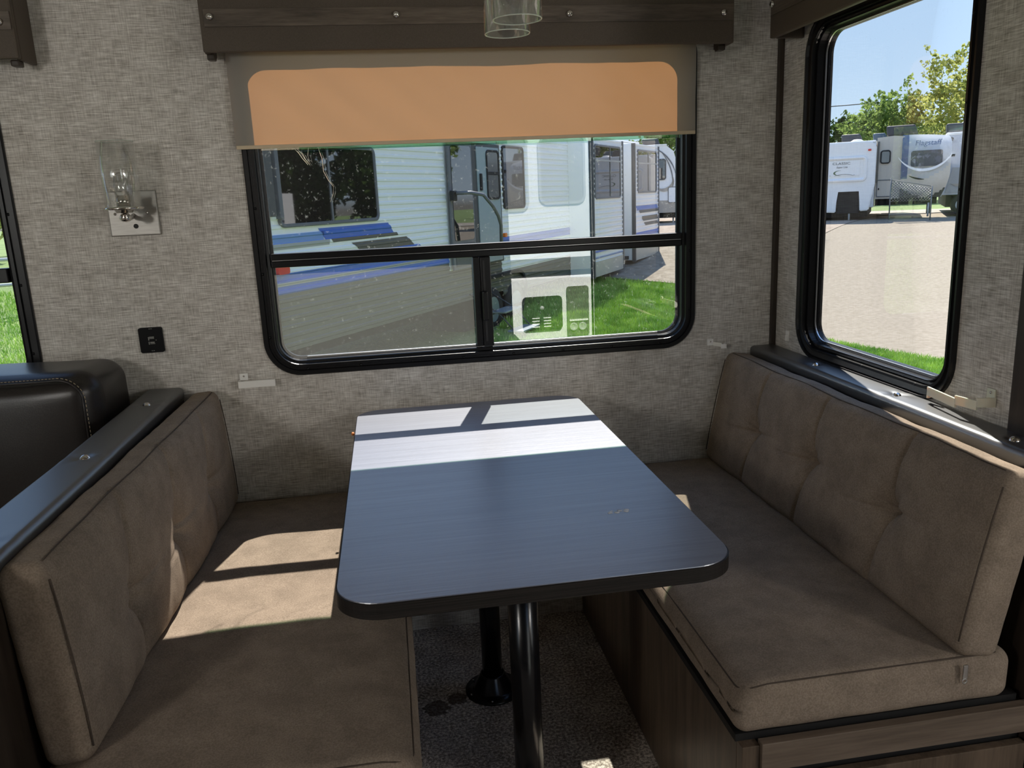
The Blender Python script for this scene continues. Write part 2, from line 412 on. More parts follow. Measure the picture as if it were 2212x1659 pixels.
# ------------------------------------------------------------------ windows
PROF = [(0, 0), (0, .007), (.003, .010), (.014, .010), (.016, .005), (.022, .005), (.024, .012), (.033, .012), (.036, .003), (.043, .001), (.045, -.022), (.052, -.024), (.052, -.034), (.03, -.034)]
def screws(parent, R, mp, ins=.019, step=.155, d=.006):
    bm = None
    proto = None
    u0, u1, v0, v1 = R[0]+ins, R[1]-ins, R[2]+ins, R[3]-ins
    spots = []
    n = int((u1-u0-.2)/step)
    for i in range(n+1):
        u = u0+.1+(u1-u0-.2)*i/n; spots += [(u, v0), (u, v1)]
    n = int((v1-v0-.2)/step)
    for i in range(n+1):
        v = v0+.1+(v1-v0-.2)*i/n; spots += [(u0, v), (u1, v)]
    for (u, v) in spots:
        p = Vector(mp(u, v, d-.001)); q = (Vector(mp(u, v, 1))-Vector(mp(u, v, 0))).to_track_quat('Z', 'Y')
        if proto is None:
            bm = bmesh.new(); add_lathe(bm, (0, 0, 0), [(.0042, 0), (.0042, .0015), (.003, .0032), (.0, .0036)], 10)
            proto = bm_obj('screw', bm, m_black, parent); o2 = proto
        else:
            o2 = proto.copy(); C.objects.link(o2); o2.parent = parent
        o2.location = p; o2.rotation_mode = 'QUATERNION'; o2.rotation_quaternion = q
def pane(name, rect, r, d, mp, mat, parent):
    pts = rrect(*rect, r, 6)
    bm = bmesh.new(); bm.faces.new([bm.verts.new(mp(u, v, d)) for u, v in pts])
    o = bm_obj(name, bm, mat, parent); return o

# main window = window_1
w1 = thing('window_1'); w1['kind'] = 'structure'
sweep_ring('window_frame', MW, .105, PROF, BACK, m_black, w1, k=10)
screws(w1, MW, BACK)
zd0, zd1 = 1.206, 1.246
box('divider_bar', MW[0]+.046, MW[1]-.046, -.010, .022, 1.226, zd1, m_black, w1, bev=.003)
box('divider_bar', MW[0]+.046, MW[1]-.046, -.006, .022, zd0, 1.2255, m_black, w1, bev=.003)
box('glazing_strip', MW[0]+.05, MW[1]-.05, -.012, -.0095, 1.226, 1.2275, m_silver, w1)
box('mullion', -.972, -.952, -.008, .02, .934, zd0, m_black, w1, bev=.002)
box('mullion', -.9515, -.920, -.012, .02, .934, zd0, m_black, w1, bev=.003)
box('mullion_groove', -.944, -.938, -.0135, -.0115, .95, 1.195, m_gasket, w1)
lt = box('latch_handle', -.951, -.934, -.034, -.012, 1.015, 1.105, m_black, w1, bev=.005)
box('sash_strip', MW[0]+.12, -.975, .006, .012, .934, .940, m_silver, w1, bev=.001)
box('sash_strip', -.918, MW[1]-.12, .006, .012, .934, .940, m_silver, w1, bev=.001)
gx0, gx1, gz0, gz1 = MW[0]+.050, MW[1]-.050, MW[2]+.048, MW[3]-.048
def half_pane(name, u0, u1, v0, v1, corners, d, mat, parent):
    pts = []
    r = .055
    for (cx, cy, a0, sx_, sy_, flag) in ((u1, v1, 0, -1, -1, corners[0]), (u0, v1, 90, 1, -1, corners[1]), (u0, v0, 180, 1, 1, corners[2]), (u1, v0, 270, -1, 1, corners[3])):
        if flag:
            for i in range(9):
                a = math.radians(a0+90*i/8); pts.append((cx+sx_*r+r*math.cos(a), cy+sy_*r+r*math.sin(a)))
        else: pts.append((cx, cy))
    bm = bmesh.new(); bm.faces.new([bm.verts.new(BACK(u, v, d)) for u, v in pts]); return bm_obj(name, bm, mat, parent)
half_pane('pane', gx0, gx1, zd1-.002, gz1, (1, 1, 0, 0), -.018, m_pane, w1)
half_pane('pane', gx0, -.965, gz0, zd0+.002, (0, 0, 1, 0), -.020, m_pane_r, w1)
half_pane('insect_screen', gx0, -.971, gz0, zd0+.001, (0, 0, 1, 0), -.004, m_screen, w1)
half_pane('pane', -.922, gx1, gz0, zd0+.002, (0, 0, 0, 1), -.014, m_pane_open, w1)

# sofa window = window_2
w2 = thing('window_2'); w2['kind'] = 'structure'
sweep_ring('window_frame', LW, .105, PROF, BACK, m_black, w2, k=10)
screws(w2, LW, BACK)
box('divider_bar', LW[0]+.046, LW[1]-.046, -.010, .022, 1.206, 1.246, m_black, w2, bev=.003)
pane('pane', (LW[0]+.05, LW[1]-.05, LW[2]+.048, LW[3]-.048), .055, -.018, BACK, m_pane_r, w2)

# right window = window_3 : deeper frame
w3 = thing('window_3'); w3['kind'] = 'structure'
PROF3 = [(0, 0), (0, .008), (.003, .012), (.010, .012), (.013, .004), (.030, .000), (.032, .006), (.040, .006), (.042, -.010), (.050, -.012), (.052, -.004), (.056, -.004), (.058, -.030), (.066, -.032), (.066, -.046), (.03, -.046)]
PROF3 = [(i*.78, d) for i, d in PROF3]
sweep_ring('window_frame', RW, .105, PROF3, RIGHT, m_black, w3, k=10)
sweep_ring('gasket', (RW[0]+.049, RW[1]-.049, RW[2]+.049, RW[3]-.049), .06, [(0, -.028), (0, -.024), (.003, -.024), (.003, -.028)], RIGHT, m_silver, w3, k=10, close=True)
screws(w3, RW, RIGHT, ins=.028, step=.16, d=.004)
pane('pane', (RW[0]+.05, RW[1]-.05, RW[2]+.05, RW[3]-.05), .05, -.034, RIGHT, m_pane_r, w3)

# unseen windows added in the wall behind the camera for extra daylight
w4 = thing('added_window_4'); w4['kind'] = 'structure'
NEAR = lambda u, v, d: (u, -3.2+d, v)
sweep_ring('window_frame', (-4.33, -3.07, .87, 1.88), .105, PROF, NEAR, m_black, w4, k=6)
pane('pane', (-4.28, -3.12, .92, 1.83), .055, -.018, NEAR, m_pane_r, w4)
sweep_ring('door_1', (-.42, .28, -.02+.02, 2.0), .06, [(0, 0), (0, .02), (.05, .02), (.05, -.06)], NEAR, m_silver, None, k=5, kind='structure')

w5 = thing('added_window_5'); w5['kind'] = 'structure'  # second unseen window, added to let in level daylight
sweep_ring('window_frame', (1.15, 2.48, .67, 1.93), .105, PROF, NEAR, m_black, w5, k=6)
pane('pane', (1.20, 2.43, .72, 1.88), .055, -.018, NEAR, m_pane_r, w5)
# made-up fill globes, unseen behind the camera, added to brighten the walls
def emis(name, col, st_):
    m = plain(name, (.9, .9, .88), .5); b_ = m.node_tree.nodes['Principled BSDF']
    b_.inputs['Emission Color'].default_value = (*col, 1); b_.inputs['Emission Strength'].default_value = st_; return m
m_fill = emis('fill_globe_glow', (1, .96, .91), FILL)
m_fill_led = emis('fill_led_diffuser', (1, .94, .87), FILL*.2)
for i, (gx_, lab_) in enumerate(((-2.88, 'left'), (.98, 'right'))):
    g_ = thing('fill_globe', (gx_, -3.2, 1.6), 'unseen fill globe added on the %s of the wall behind the camera' % lab_, 'lamp')
    o = lathe('globe', (0, .19, 0), [(0, -.14), (.08, -.115), (.125, -.06), (.14, 0), (.125, .06), (.08, .115), (0, .14)], m_fill, g_, n=24)
    cyl('arm', (0, .002, 0), (0, .05, 0), .02, m_silver, g_)

# ------------------------------------------------------------------ table
tt = thing('dinette_table', (-1.015, -.67, 0), 'dark wood grain dinette table with rounded corners between the two benches', 'table')
def wtop(o): o.location = -tt.location; return o
TX0, TX1, TY0, TY1, TZ = -1.348, -.683, -1.272, -.067, .775
pts = []
for (cx, cy, a0, r) in ((TX1, TY1, 0, .07), (TX0, TY1, 90, .07), (TX0, TY0, 180, .075), (TX1, TY0, 270, .075)):
    sx_ = -1 if cx == TX1 else 1; sy_ = -1 if cy == TY1 else 1
    for i in range(13):
        a = math.radians(a0+90*i/12); pts.append((cx+sx_*r+r*math.cos(a), cy+sy_*r+r*math.sin(a)))
def table_loop(ins):
    out = []; n = len(pts)
    cx, cy = (TX0+TX1)/2, (TY0+TY1)/2
    for (x, y) in pts:
        out.append((cx+(x-cx)*(1-ins/((TX1-TX0)/2)), cy+(y-cy)*(1-ins/((TY1-TY0)/2))))
    return out
def prism_loops(name, spec, mat, parent, captop=True, capbot=True):
    bm = bmesh.new(); rows = []
    for ins, z in spec: rows.append([bm.verts.new((x, y, z)) for x, y in table_loop(ins)])
    for a, b2 in zip(rows, rows[1:]):
        n = len(a)
        for i in range(n):
            f = bm.faces.new((a[i], a[(i+1) % n], b2[(i+1) % n], b2[i]))
    if capbot: bm.faces.new(rows[0][::-1])
    if captop: bm.faces.new(rows[-1])
    return bm_obj(name, bm, mat, parent)
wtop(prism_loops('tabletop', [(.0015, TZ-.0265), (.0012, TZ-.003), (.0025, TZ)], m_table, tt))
wtop(prism_loops('edge_band', [(.004, TZ-.030), (0, TZ-.027), (0, TZ-.0025), (.0015, TZ-.0012)], m_edge, tt, captop=False))
L1 = thing  # alias kept short
for (px, py, nm) in ((-1.018, -.38, 'a'), (-1.012, -.985, 'b')):
    rr = .0285 if nm == 'a' else .030
    wtop(cyl('leg', (px, py, .03), (px, py, .735), rr, m_pole, tt, n=32))
    wtop(lathe('floor_flange', (px, py, 0), [(.080, .0005), (.080, .006), (.060, .009), (.055, .014), (.036, .052), (.034, .056), (.0315, .056), (.0315, .002)], m_pole, tt, n=40))
    wtop(lathe('top_flange', (px, py, .7445), [(.033, -.05), (.037, -.045), (.05, -.012), (.075, -.005), (.075, 0)], m_pole, tt, n=32))
    for k in range(6):
        a = 2*PI*k/6+.35
        wtop(lathe('screw', (px+.070*math.cos(a), py+.070*math.sin(a), .007), [(.004, 0), (.003, .002), (0, .0025)], m_chrome, tt, n=8))

# ------------------------------------------------------------------ seat and back cushions
def wrinkle(p, s=9, a=.0012): return noise.noise(p*s)*a
def seat_cushion(x0, x1, y0, y1, z0, z1, front, lab, mat):
    r = .028; size = (x1-x0, y1-y0, z1-z0); c = Vector(((x0+x1)/2, (y0+y1)/2, (z0+z1)/2))
    root = thing('seat_cushion', (c.x, c.y, z0), lab, 'cushion', None)
    def disp(p, n):
        d = Vector((0, 0, 0)); hx, hy, hz = size[0]/2, size[1]/2, size[2]/2
        u = p.x/hx*front     # +1 at the front edge
        if p.z > 0:
            e = max(0, (u-.76)/.24)
            d.z -= .020*e*e                      # front edge rolls down
            d.z += .006*(1-(p.x/hx)**2)*(1-(p.y/hy)**4)
            d.z += noise.noise(Vector((p.x*3+front*4, p.y*9, 1)))*.0035*(1-abs(u)**3)
        if p.z < 0: pass
        w_ = noise.noise(Vector((p.x*14, p.y*14, p.z*14)))*.0015
        return d + n*w_
    o = soft_box('cover', size, r, (46, 90, 8), mat, root, disp, Matrix.Translation(c))
    o.location = -root.location
    # seams round the top and the bottom edge
    for k, zz in enumerate((z1-.004,)):
        ins = .012 if k == 0 else .0
        pp = rrect(x0+ins, x1-ins, y0+ins, y1-ins, .03, 5)
        def zoff(x, y):
            if k: return zz
            u = (x-c.x)/(size[0]/2)*front; e = max(0, (u-.76)/.24)
            return z1-.0050-.020*e*e+.006*(1-min(1, ((x-c.x)/(size[0]/2))**2))*(1-min(1, ((y-c.y)/(size[1]/2))**4))
        dense = []
        for i in range(len(pp)):
            a, b2 = pp[i], pp[(i+1) % len(pp)]; L = math.hypot(b2[0]-a[0], b2[1]-a[1]); m = max(1, int(L/.02))
            for q in range(m): dense.append((a[0]+(b2[0]-a[0])*q/m, a[1]+(b2[1]-a[1])*q/m))
        dense.append(dense[0])
        s = tube('seam', [(x, y, zoff(x, y)) for x, y in dense], .0016, m_seam, root, 6); s.location = -root.location
    return root
seat_cushion(-.672, -.125, -1.238, -.012, .412, .513, -1, 'long brown chenille seat cushion on the right-hand bench', m_fabric)
seat_cushion(-1.838, -1.232, -1.30, -.012, .412, .513, 1, 'long brown chenille seat cushion on the left-hand bench', m_fabric)

def tufted(name_lab, L, H, T, r, buttons, mwm, front, root_loc, hz=0., seedv=0.):
    """local x = along the bench, local z = up, local -y = front face"""
    root = thing('back_cushion', root_loc, name_lab, 'cushion')
    def disp(p, n):
        d = Vector((0, 0, 0)); fr = max(0., -n.y) if n.length > 0 else (1. if p.y < 0 else 0.)
        if p.y <= -T/2+r+1e-6 and fr > 0:
            bul = .016*(1-(2*p.z/H)**4)*(1-(2*p.x/L)**8)
            g = 0
            for (bx, bz) in buttons:
                # seam line bends gently into the button
                sx_ = bx + .018*(p.z-bz)/(H/2)*abs(p.z-bz)/(H/2)
                dx = p.x-sx_
                g += .0125*math.exp(-(dx/.0036)**2) + .021*math.exp(-abs(dx)/.05)*(.35+.65*math.exp(-abs(p.z-bz)/.10))
                rr_ = math.hypot(p.x-bx, p.z-bz); g += .040*math.exp(-rr_/.026)
                g += .010*math.exp(-((p.z-bz-.02*math.sin((p.x-bx)*9))/.006)**2)*math.exp(-abs(p.x-bx)/.075)
                # radiating pull folds
                if rr_ > .004:
                    a = math.atan2(p.z-bz, p.x-bx); g += .0045*math.sin(a*7+seedv)*math.exp(-rr_/.05)
            wr = noise.noise(Vector((p.x*26+seedv, p.z*5, 3)))*.0022*(.4+.6*abs(2*p.z/H))
            d.y -= (bul-g+wr)*fr
        top = 1 if p.z > H/2-r-.02 else 0
        d.z += noise.noise(Vector((p.x*6+seedv, p.y*6, 0)))*.004*(1 if p.z > 0 else .3)
        d += n*noise.noise(p*22)*.0012
        return d
    o = soft_box('cover', (L, T, H), r, (170, 10, 54), m_fabric, root, disp, mwm, extra=([b_[0] for b_ in buttons], (), [b_[1] for b_ in buttons]))
    o.location = -Vector(root_loc)
    # edge seams of the boxed ends and the top
    def tp(x, y, z): return mwm @ Vector((x, y, z))
    for sgn in (-1, 1):
        xs = sgn*(L/2-.012)
        pp = [(xs, -T/2-.001, -H/2+.03), (xs, -T/2-.0035, -H/4), (xs, -T/2-.0045, 0), (xs, -T/2-.0035, H/4), (xs, -T/2-.001, H/2-.03)]
        s = tube('seam', [tp(*q) for q in pp], .0014, m_seam, root, 6); s.location = -Vector(root_loc)
    pp = [(-L/2+.03+(L-.06)*i/60, -T/2+.012, H/2-.003+noise.noise(Vector(((-L/2+.03+(L-.06)*i/60)*6+seedv, (-T/2+.012)*6, 0)))*.004) for i in range(61)]
    s = tube('seam', [tp(*q) for q in pp], .0014, m_seam, root, 6); s.location = -Vector(root_loc)
    for (bx, bz) in buttons:                 # sewn seam lines running through the buttons
        line = []
        for i in range(49):
            z = -H/2+.012+(H-.022)*i/48
            x = bx + .018*(z-bz)/(H/2)*abs(z-bz)/(H/2)
            q_ = Vector((x, -T/2, z)); q_ = q_+disp(q_, Vector((0, 0, 0)))
            ed = max(0, abs(z)-(H/2-r)); q_.y += r-math.sqrt(max(0, r*r-ed*ed))
            line.append(tp(q_.x, q_.y-.0004, q_.z))
        s = tube('seam', line, .0013, m_seam, root, 5); s.location = -Vector(root_loc)
    return root
# right: bottom front edge x=-.247 z=.513 ; top front x=-.165 z=.868
def back_matrix(pb, pt, yc, T, H, facing, yawd=0):
    """facing -1: front looks to -x; pb, pt = (x, z) of the front face's bottom and top"""
    up = Vector((pt[0]-pb[0], 0, pt[1]-pb[1])).normalized()
    fwd = Vector((facing, 0, 0)); fwd = (fwd - up*fwd.dot(up)).normalized()   # front direction
    yax = -fwd; xax = yax.cross(up)
    mid = Vector(((pb[0]+pt[0])/2, yc, (pb[1]+pt[1])/2)) - fwd*(T/2)
    m4 = Matrix(((xax.x, yax.x, up.x, mid.x), (xax.y, yax.y, up.y, mid.y), (xax.z, yax.z, up.z, mid.z), (0, 0, 0, 1)))
    if yawd: m4 = Matrix.Translation(mid) @ Matrix.Rotation(math.radians(yawd), 4, 'Z') @ Matrix.Translation(-mid) @ m4
    return m4
HB = .362
mr = back_matrix((-.243, .514), (-.171, .867), -.628, .084, HB, -1)
ax = mr.to_3x3() @ Vector((1, 0, 0))
sg = 1 if ax.y > 0 else -1
tufted('brown tufted back cushion leaning under the right-hand window', 1.222, HB, .084, .024, [((-.30+.628)*sg, -.012), ((-.615+.628)*sg, .002), ((-.945+.628)*sg, -.004)], mr, -1, (-.2, -.628, .513), seedv=1.3)
ml = back_matrix((-1.738, .514), (-1.760, .863), -.612, .080, HB-.006, 1, -1.6)
ax = ml.to_3x3() @ Vector((1, 0, 0)); sg = 1 if ax.y > 0 else -1
tufted('brown tufted back cushion of the left-hand bench', 1.18, HB-.006, .080, .026, [((-.275+.612)*sg, -.03), ((-.59+.612)*sg, -.03), ((-.895+.612)*sg, -.035)], ml, 1, (-1.79, -.612, .513), seedv=5.1)

# zip pull hanging from the right cushion
zp = thing('zipper_pull', (-.235, -1.247, .50), 'small grey zipper pull hanging from the end of the right back cushion', 'zipper')
o = box('tab', -.0045, .0045, -.0015, .0015, -.022, .006, m_silver, zp, bev=.001)
bm = bmesh.new(); add_lathe(bm, (0, 0, 0), [(.0045+.0012*math.cos(a), .0012*math.sin(a)) for a in [2*PI*i/6 for i in range(6)]], 12, 'Y', closed=True)
o = bm_obj('ring', bm, m_silver, zp); o.location = (0, 0, -.027)

# ------------------------------------------------------------------ bench bases
rb = thing('dinette_bench', (-.36, -.62, 0), 'brown wood laminate base of the right-hand bench with an end drawer', 'bench')
def rbx(nm, *a, **k):
    o = box(nm, *a, rb, **k); o.location = -rb.location; return o
rbx('side_panel', -.662, -.646, -1.215, -.006, .001, .395, m_basewood)
rbx('seat_board', -.668, -.10, -1.222, -.006, .396, .411, m_dark)
rbx('end_rail', -.628, -.089, -1.248, -.229-1.0, .345, .402, m_railwood, bev=.0015)
rbx('corner_post', -.662, -.629, -1.24, -1.216, .001, .395, m_basewood, bev=.001)
rbx('recess_panel', -.628, -.089, -1.222, -1.216, .001, .395, m_dark)
rbx('drawer_front', -.618, -.089, -1.246, -1.228, .03, .318, m_basewood, bev=.002)
rbx('sticker', -.44, -.40, -1.2475, -1.2462, .298, .312, plain('yellow_label', (.75, .66, .25), .5))
lb = thing('dinette_bench', (-1.58, -.62, 0), 'dark wood laminate base of the left-hand bench', 'bench')
for nm, a, m_ in (('side_panel', (-1.262, -1.246, -1.28, -.006, .001, .395), m_basewood), ('seat_board', (-1.838, -1.245, -1.285, -.006, .396, .411), m_dark), ('end_panel', (-1.838, -1.263, -1.28, -1.264, .001, .395), m_basewood)):
    o = box(nm, *a, m_, lb); o.location = -lb.location

# pony walls with padded caps and chrome studs
def stud(parent, p, axis, r=.011):
    bm = bmesh.new(); add_lathe(bm, (0, 0, 0), [(r, 0), (r*.98, r*.18), (r*.8, r*.55), (r*.45, r*.85), (0, r*.95)], 16)
    o = bm_obj('stud', bm, m_chrome, parent); o.location = Vector(p)-parent.location; o.rotation_mode = 'QUATERNION'; o.rotation_quaternion = Vector(axis).to_track_quat('Z', 'Y'); return o
def ledge(x0, x1, y0, y1, zt, studs, lab, th=.042):
    root = thing('bench_ledge', ((x0+x1)/2, (y0+y1)/2, 0), lab, 'ledge')
    c = Vector(((x0+x1)/2, (y0+y1)/2, zt-th/2))
    def disp(p, n):
        q = p+c; d = 0
        for s_ in studs:
            rr_ = math.hypot(q.x-s_[0], q.y-s_[1])
            d -= .0055*math.exp(-(rr_/.016)**2)+.0012*math.exp(-rr_/.04)*math.sin(math.atan2(q.y-s_[1], q.x-s_[0])*5)*(1-math.exp(-(rr_/.012)**2))
        if p.z < 0: d = 0
        return Vector((0, 0, d+noise.noise(Vector((q.x*8, q.y*3.2, 0)))*.0018))
    o = soft_box('padded_cap', (x1-x0, y1-y0, th), .014, (24, 160, 5), m_vinyl, root, disp, Matrix.Translation(c)); o.location = -root.location
    o = box('support_panel', x0+.006, x1-.006, y0+.012, y1, .001, zt-th+.002, m_trim, root); o.location = -root.location
    for s_ in studs: stud(root, (s_[0], s_[1], zt-.0065), (0, 0, 1), .0115)
    return root
ledge(-1.945, -1.842, -1.34, -.006, .878, [(-1.893, -.207), (-1.893, -.669), (-1.893, -1.13)], 'black padded vinyl ledge behind the left-hand bench with chrome studs')
ledge(-.086, -.001, -1.27, -.002, .876, [(-.043, -.344), (-.043, -.717), (-.043, -1.09)], 'dark padded vinyl ledge under the right-hand window')

# ------------------------------------------------------------------ sofa
sf = thing('leather_sofa', (-2.6, -.3, 0), 'dark brown leather sofa end with tan stitching beside the left window', 'sofa')
def sdisp(p, n):
    d = n*noise.noise(p*5+Vector((3, 1, 0)))*.006
    if n.y < -.0 or (n.length == 0 and p.y < 0): d.y -= .020*(1-(2*p.z/.62)**2)*(1-(2*p.x/1.2)**4)
    return d
o = soft_box('backrest', (1.24, .29, .60), .062, (60, 16, 40), m_leather, sf, sdisp, Matrix.Translation(Vector((-2.596, -.165, .692)))); o.location = -sf.location
o = soft_box('seat', (1.22, .62, .24), .05, (30, 20, 8), m_leather, sf, None, Matrix.Translation(Vector((-2.6, -.62, .30)))); o.location = -sf.location
o = box('plinth', -3.2, -1.99, -.9, -.03, .001, .18, m_dark, sf); o.location = -sf.location
# welt and stitches along the top and right edge of the backrest front
path = []
x1_, zt_, yf = -2.012, .978, -.322
for i in range(30): path.append(Vector((-3.1+(x1_-.055+3.1)*i/30, yf+.016, zt_-.001)))
for i in range(10):
    a = PI/2-(PI/2)*i/9; path.append(Vector((x1_-.055+.055*math.cos(a), yf+.014, zt_-.055+.055*math.sin(a))))
for i in range(1, 16): path.append(Vector((x1_+.001, yf+.010-.0012*i*.3, zt_-.055-.022*i)))
sea = tube('welt', path, .0028, m_leather, sf, 6); sea.location = -sf.location
bm = bmesh.new(); acc = 0
for a, b2 in zip(path, path[1:]):
    L_ = (b2-a).length; m = max(1, int(L_/.0085))
    for q in range(m):
        p0 = a+(b2-a)*(q/m); p1 = a+(b2-a)*((q+.62)/m); off = Vector((.0, 0, 0))
        dv = (b2-a).normalized(); nv = Vector((dv.z, 0, -dv.x))*-.006
        add_cyl(bm, p0+nv+Vector((0, -.0015+.002, 0)), p1+nv+Vector((0, -.0015+.002, 0)), .0009, n=5)
o = bm_obj('stitching', bm, m_stitch, sf, kind='stuff'); o.location = -sf.location

# ------------------------------------------------------------------ roller shade and valances
sh = thing('roller_shade', (-.951, -.04, 1.9), 'half-lowered roller shade glowing orange over the dinette window', 'shade')
SX0, SX1, SZ = -1.614, -.282, 1.540
nx, nz = 90, 24; verts = []; faces = []
for j in range(nz+1):
    for i in range(nx+1):
        x = SX0+(SX1-SX0)*i/nx; z = SZ+(1.90-SZ)*j/nz
        y = -.0235 + .003*noise.noise(Vector((x*5, z*4, 0))) + .0018*noise.noise(Vector((x*12+z*14, z*3, 4)))
        verts.append((x, y, z - (.0 if j else .0)))
for j in range(nz):
    for i in range(nx):
        a = j*(nx+1)+i; faces.append((a, a+1, a+nx+2, a+nx+1))
o = mesh_obj('shade_cloth', verts, faces, m_shade, sh, smooth=True); o.location = -sh.location
m_hem = plain('hem_plastic', (.62, .50, .34), .5)
m_hemclear = glass('clear_green_hem', (.55, .80, .62), .15)
o = box('hem_bar', SX0+.002, SX1-.002, -.0285, -.0205, SZ-.003, SZ+.007, m_hem, sh, bev=.001); o.location = -sh.location
o = box('hem_strip', SX0+.17, SX1-.05, -.0275, -.0235, SZ-.0125, SZ-.0032, m_hemclear, sh); o.location = -sh.location

def valance_obj(x0, x1, yf, z0, z1, studs, lab, mwm=Matrix.Identity(4), ret=.115, tabs=True, strip=(1.834, 1.877)):
    root = thing('window_valance', (0, 0, 0), lab, 'valance'); root.matrix_world = mwm
    def bx(nm, a, m_, bev=0): return box(nm, *a, m_, root, bev=bev)
    bx('face_board', (x0, x1, yf, yf+.018, z0, z1), m_valance, .005)
    bx('return_board', (x0, x0+.014, yf+.0185, yf+ret, z0, z1), m_valance, .003)
    bx('return_board', (x1-.014, x1, yf+.0185, yf+ret, z0, z1), m_valance, .003)
    bx('wood_strip', (x0+.012, x1-.004, yf-.0045, yf+.0005, strip[0], strip[1]), m_valwood, .001)
    if tabs:
        bx('mounting_tab', (x0+.002, x0+.022, yf+.03, yf+.06, z0-.014, z0+.002), m_trim, .004)
        bx('mounting_tab', (x1-.034, x1-.012, yf+.03, yf+.06, z0-.014, z0+.002), m_trim, .004)
    for (sx_, sz_) in studs:
        bm = bmesh.new(); add_lathe(bm, (0, 0, 0), [(.0095, 0), (.0094, .002), (.0085, .006), (.005, .0088), (0, .0098)], 18)
        s = bm_obj('stud', bm, m_chrome, root); s.location = (sx_, yf-.0045, sz_); s.rotation_euler = (PI/2, 0, 0)
    return root
valance_obj(-1.652, -.208, -.121, 1.774, 2.018, [(-1.625, 1.858), (-1.152, 1.858), (-.684, 1.855), (-.242, 1.853)], 'long dark brown valance with chrome studs over the dinette window')
valance_obj(-3.62, -2.095, -.121, 1.768, 2.018, [(-2.125, 1.852), (-2.6, 1.852)], 'dark brown valance over the left window, only its corner in view')
mR = Matrix(((0, 1, 0, 0), (-1, 0, 0, 0), (0, 0, 1, 0), (0, 0, 0, 1)))   # local x -> -y, local y -> +x
valance_obj(.118, .90, -.100, 1.783, 2.018, [(.142, 1.870), (.50, 1.870), (.87, 1.870)], 'dark brown valance over the right-hand window', mR, ret=.099, strip=(1.842, 1.892), tabs=False)
o = box('shade_roller', -.085, -.02, -.86, -.17, 1.80, 1.86, m_trim, None, bev=.02, label='rolled-up shade tucked inside the right-hand valance', cat='shade')

# ------------------------------------------------------------------ wall sconce
sx0, sx1, sz0, sz1 = -1.977, -1.845, 1.317, 1.439
sn = thing('wall_sconce', (-1.911, 0, 1.378), 'brushed nickel wall sconce with an upright clear glass cylinder', 'lamp')
def L_(o, root=sn): o.location = Vector(o.location)-root.location; return o
L_(box('back_plate', sx0, sx1, -.012, -.0005, sz0, sz1, m_nickel, sn, bev=.003))
L_(lathe('switch_hole', (-1.908, -.0125, 1.343), [(.0065, -.0012), (.0065, .0005), (.0, .0005)], m_blackm, sn, n=16, axis='Y'))
for sxp in (-1.958, -1.873): L_(lathe('screw', (sxp, -.012, 1.378), [(.0, -.004), (.0035, -.0025), (.0042, .0)], m_chrome, sn, n=12, axis='Y'))
scx, scy = -1.905, -.105
L_(tube('arm', [(-1.911, -.012, 1.372), (-1.910, -.04, 1.366), (-1.907, -.075, 1.366), (scx, scy+.008, 1.374), (scx, scy, 1.384)], .0065, m_chrome, sn, 12))
L_(lathe('knob', (scx, scy, 1.366), [(0, -.010), (.010, -.008), (.016, .0), (.013, .008), (.007, .014)], m_chrome, sn, n=24))
L_(lathe('holder_plate', (scx, scy, 1.392), [(.0, -.004), (.020, -.012), (.024, -.004), (.050, -.003), (.0505, .002), (.048, .003), (0, .003)], m_chrome, sn, n=40))
L_(lathe('socket', (scx, scy, 1.395), [(.0, 0), (.017, 0), (.017, .030), (.0, .030)], m_chrome, sn, n=24))
L_(lathe('bulb', (scx, scy, 1.424), [(.016, 0), (.018, .01), (.018, .038), (.014, .052), (.006, .060), (0, .061)], m_bulbglass, sn, n=20))
def seeded(parent, root, c, r, h, z0, open_bottom=False, seed=1, tilt=None):
    bm = bmesh.new(); add_lathe(bm, (0, 0, 0), [(r, 0), (r, h), (r-.0028, h), (r-.0028, 0)], 44, closed=True)
    g = bm_obj('glass_shade', bm, m_clear, parent)
    rim = []
    for zz in (0.0, h):
        bmr = bmesh.new(); add_lathe(bmr, (0, 0, zz), [(r-.0014+.0014*math.cos(a), .0012*math.sin(a)) for a in [2*PI*i/6 for i in range(6)]], 44, closed=True)
        ro = bm_obj('glass_rim', bmr, m_rim, g); rim.append(ro)
    rr = random.Random(seed); bm = bmesh.new()
    for i in range(70):
        a = rr.uniform(0, 2*PI); z = rr.uniform(.01, h-.01); s = rr.uniform(.0004, .0011)
        bmesh.ops.create_icosphere(bm, subdivisions=1, radius=s, matrix=Matrix.Translation((r*math.cos(a)-.0014*math.cos(a), r*math.sin(a)-.0014*math.sin(a), z)))
    sd = bm_obj('glass_bubbles', bm, m_rim, g, kind='stuff')
    g.location = Vector((c[0], c[1], z0))-root.location
    if tilt: g.rotation_euler = tilt
    return g
m_rim = plain('glass_edge', (.62, .68, .60), .15, 0, .8)
seeded(sn, sn, (scx, scy), .0465, .168, 1.395, seed=3)

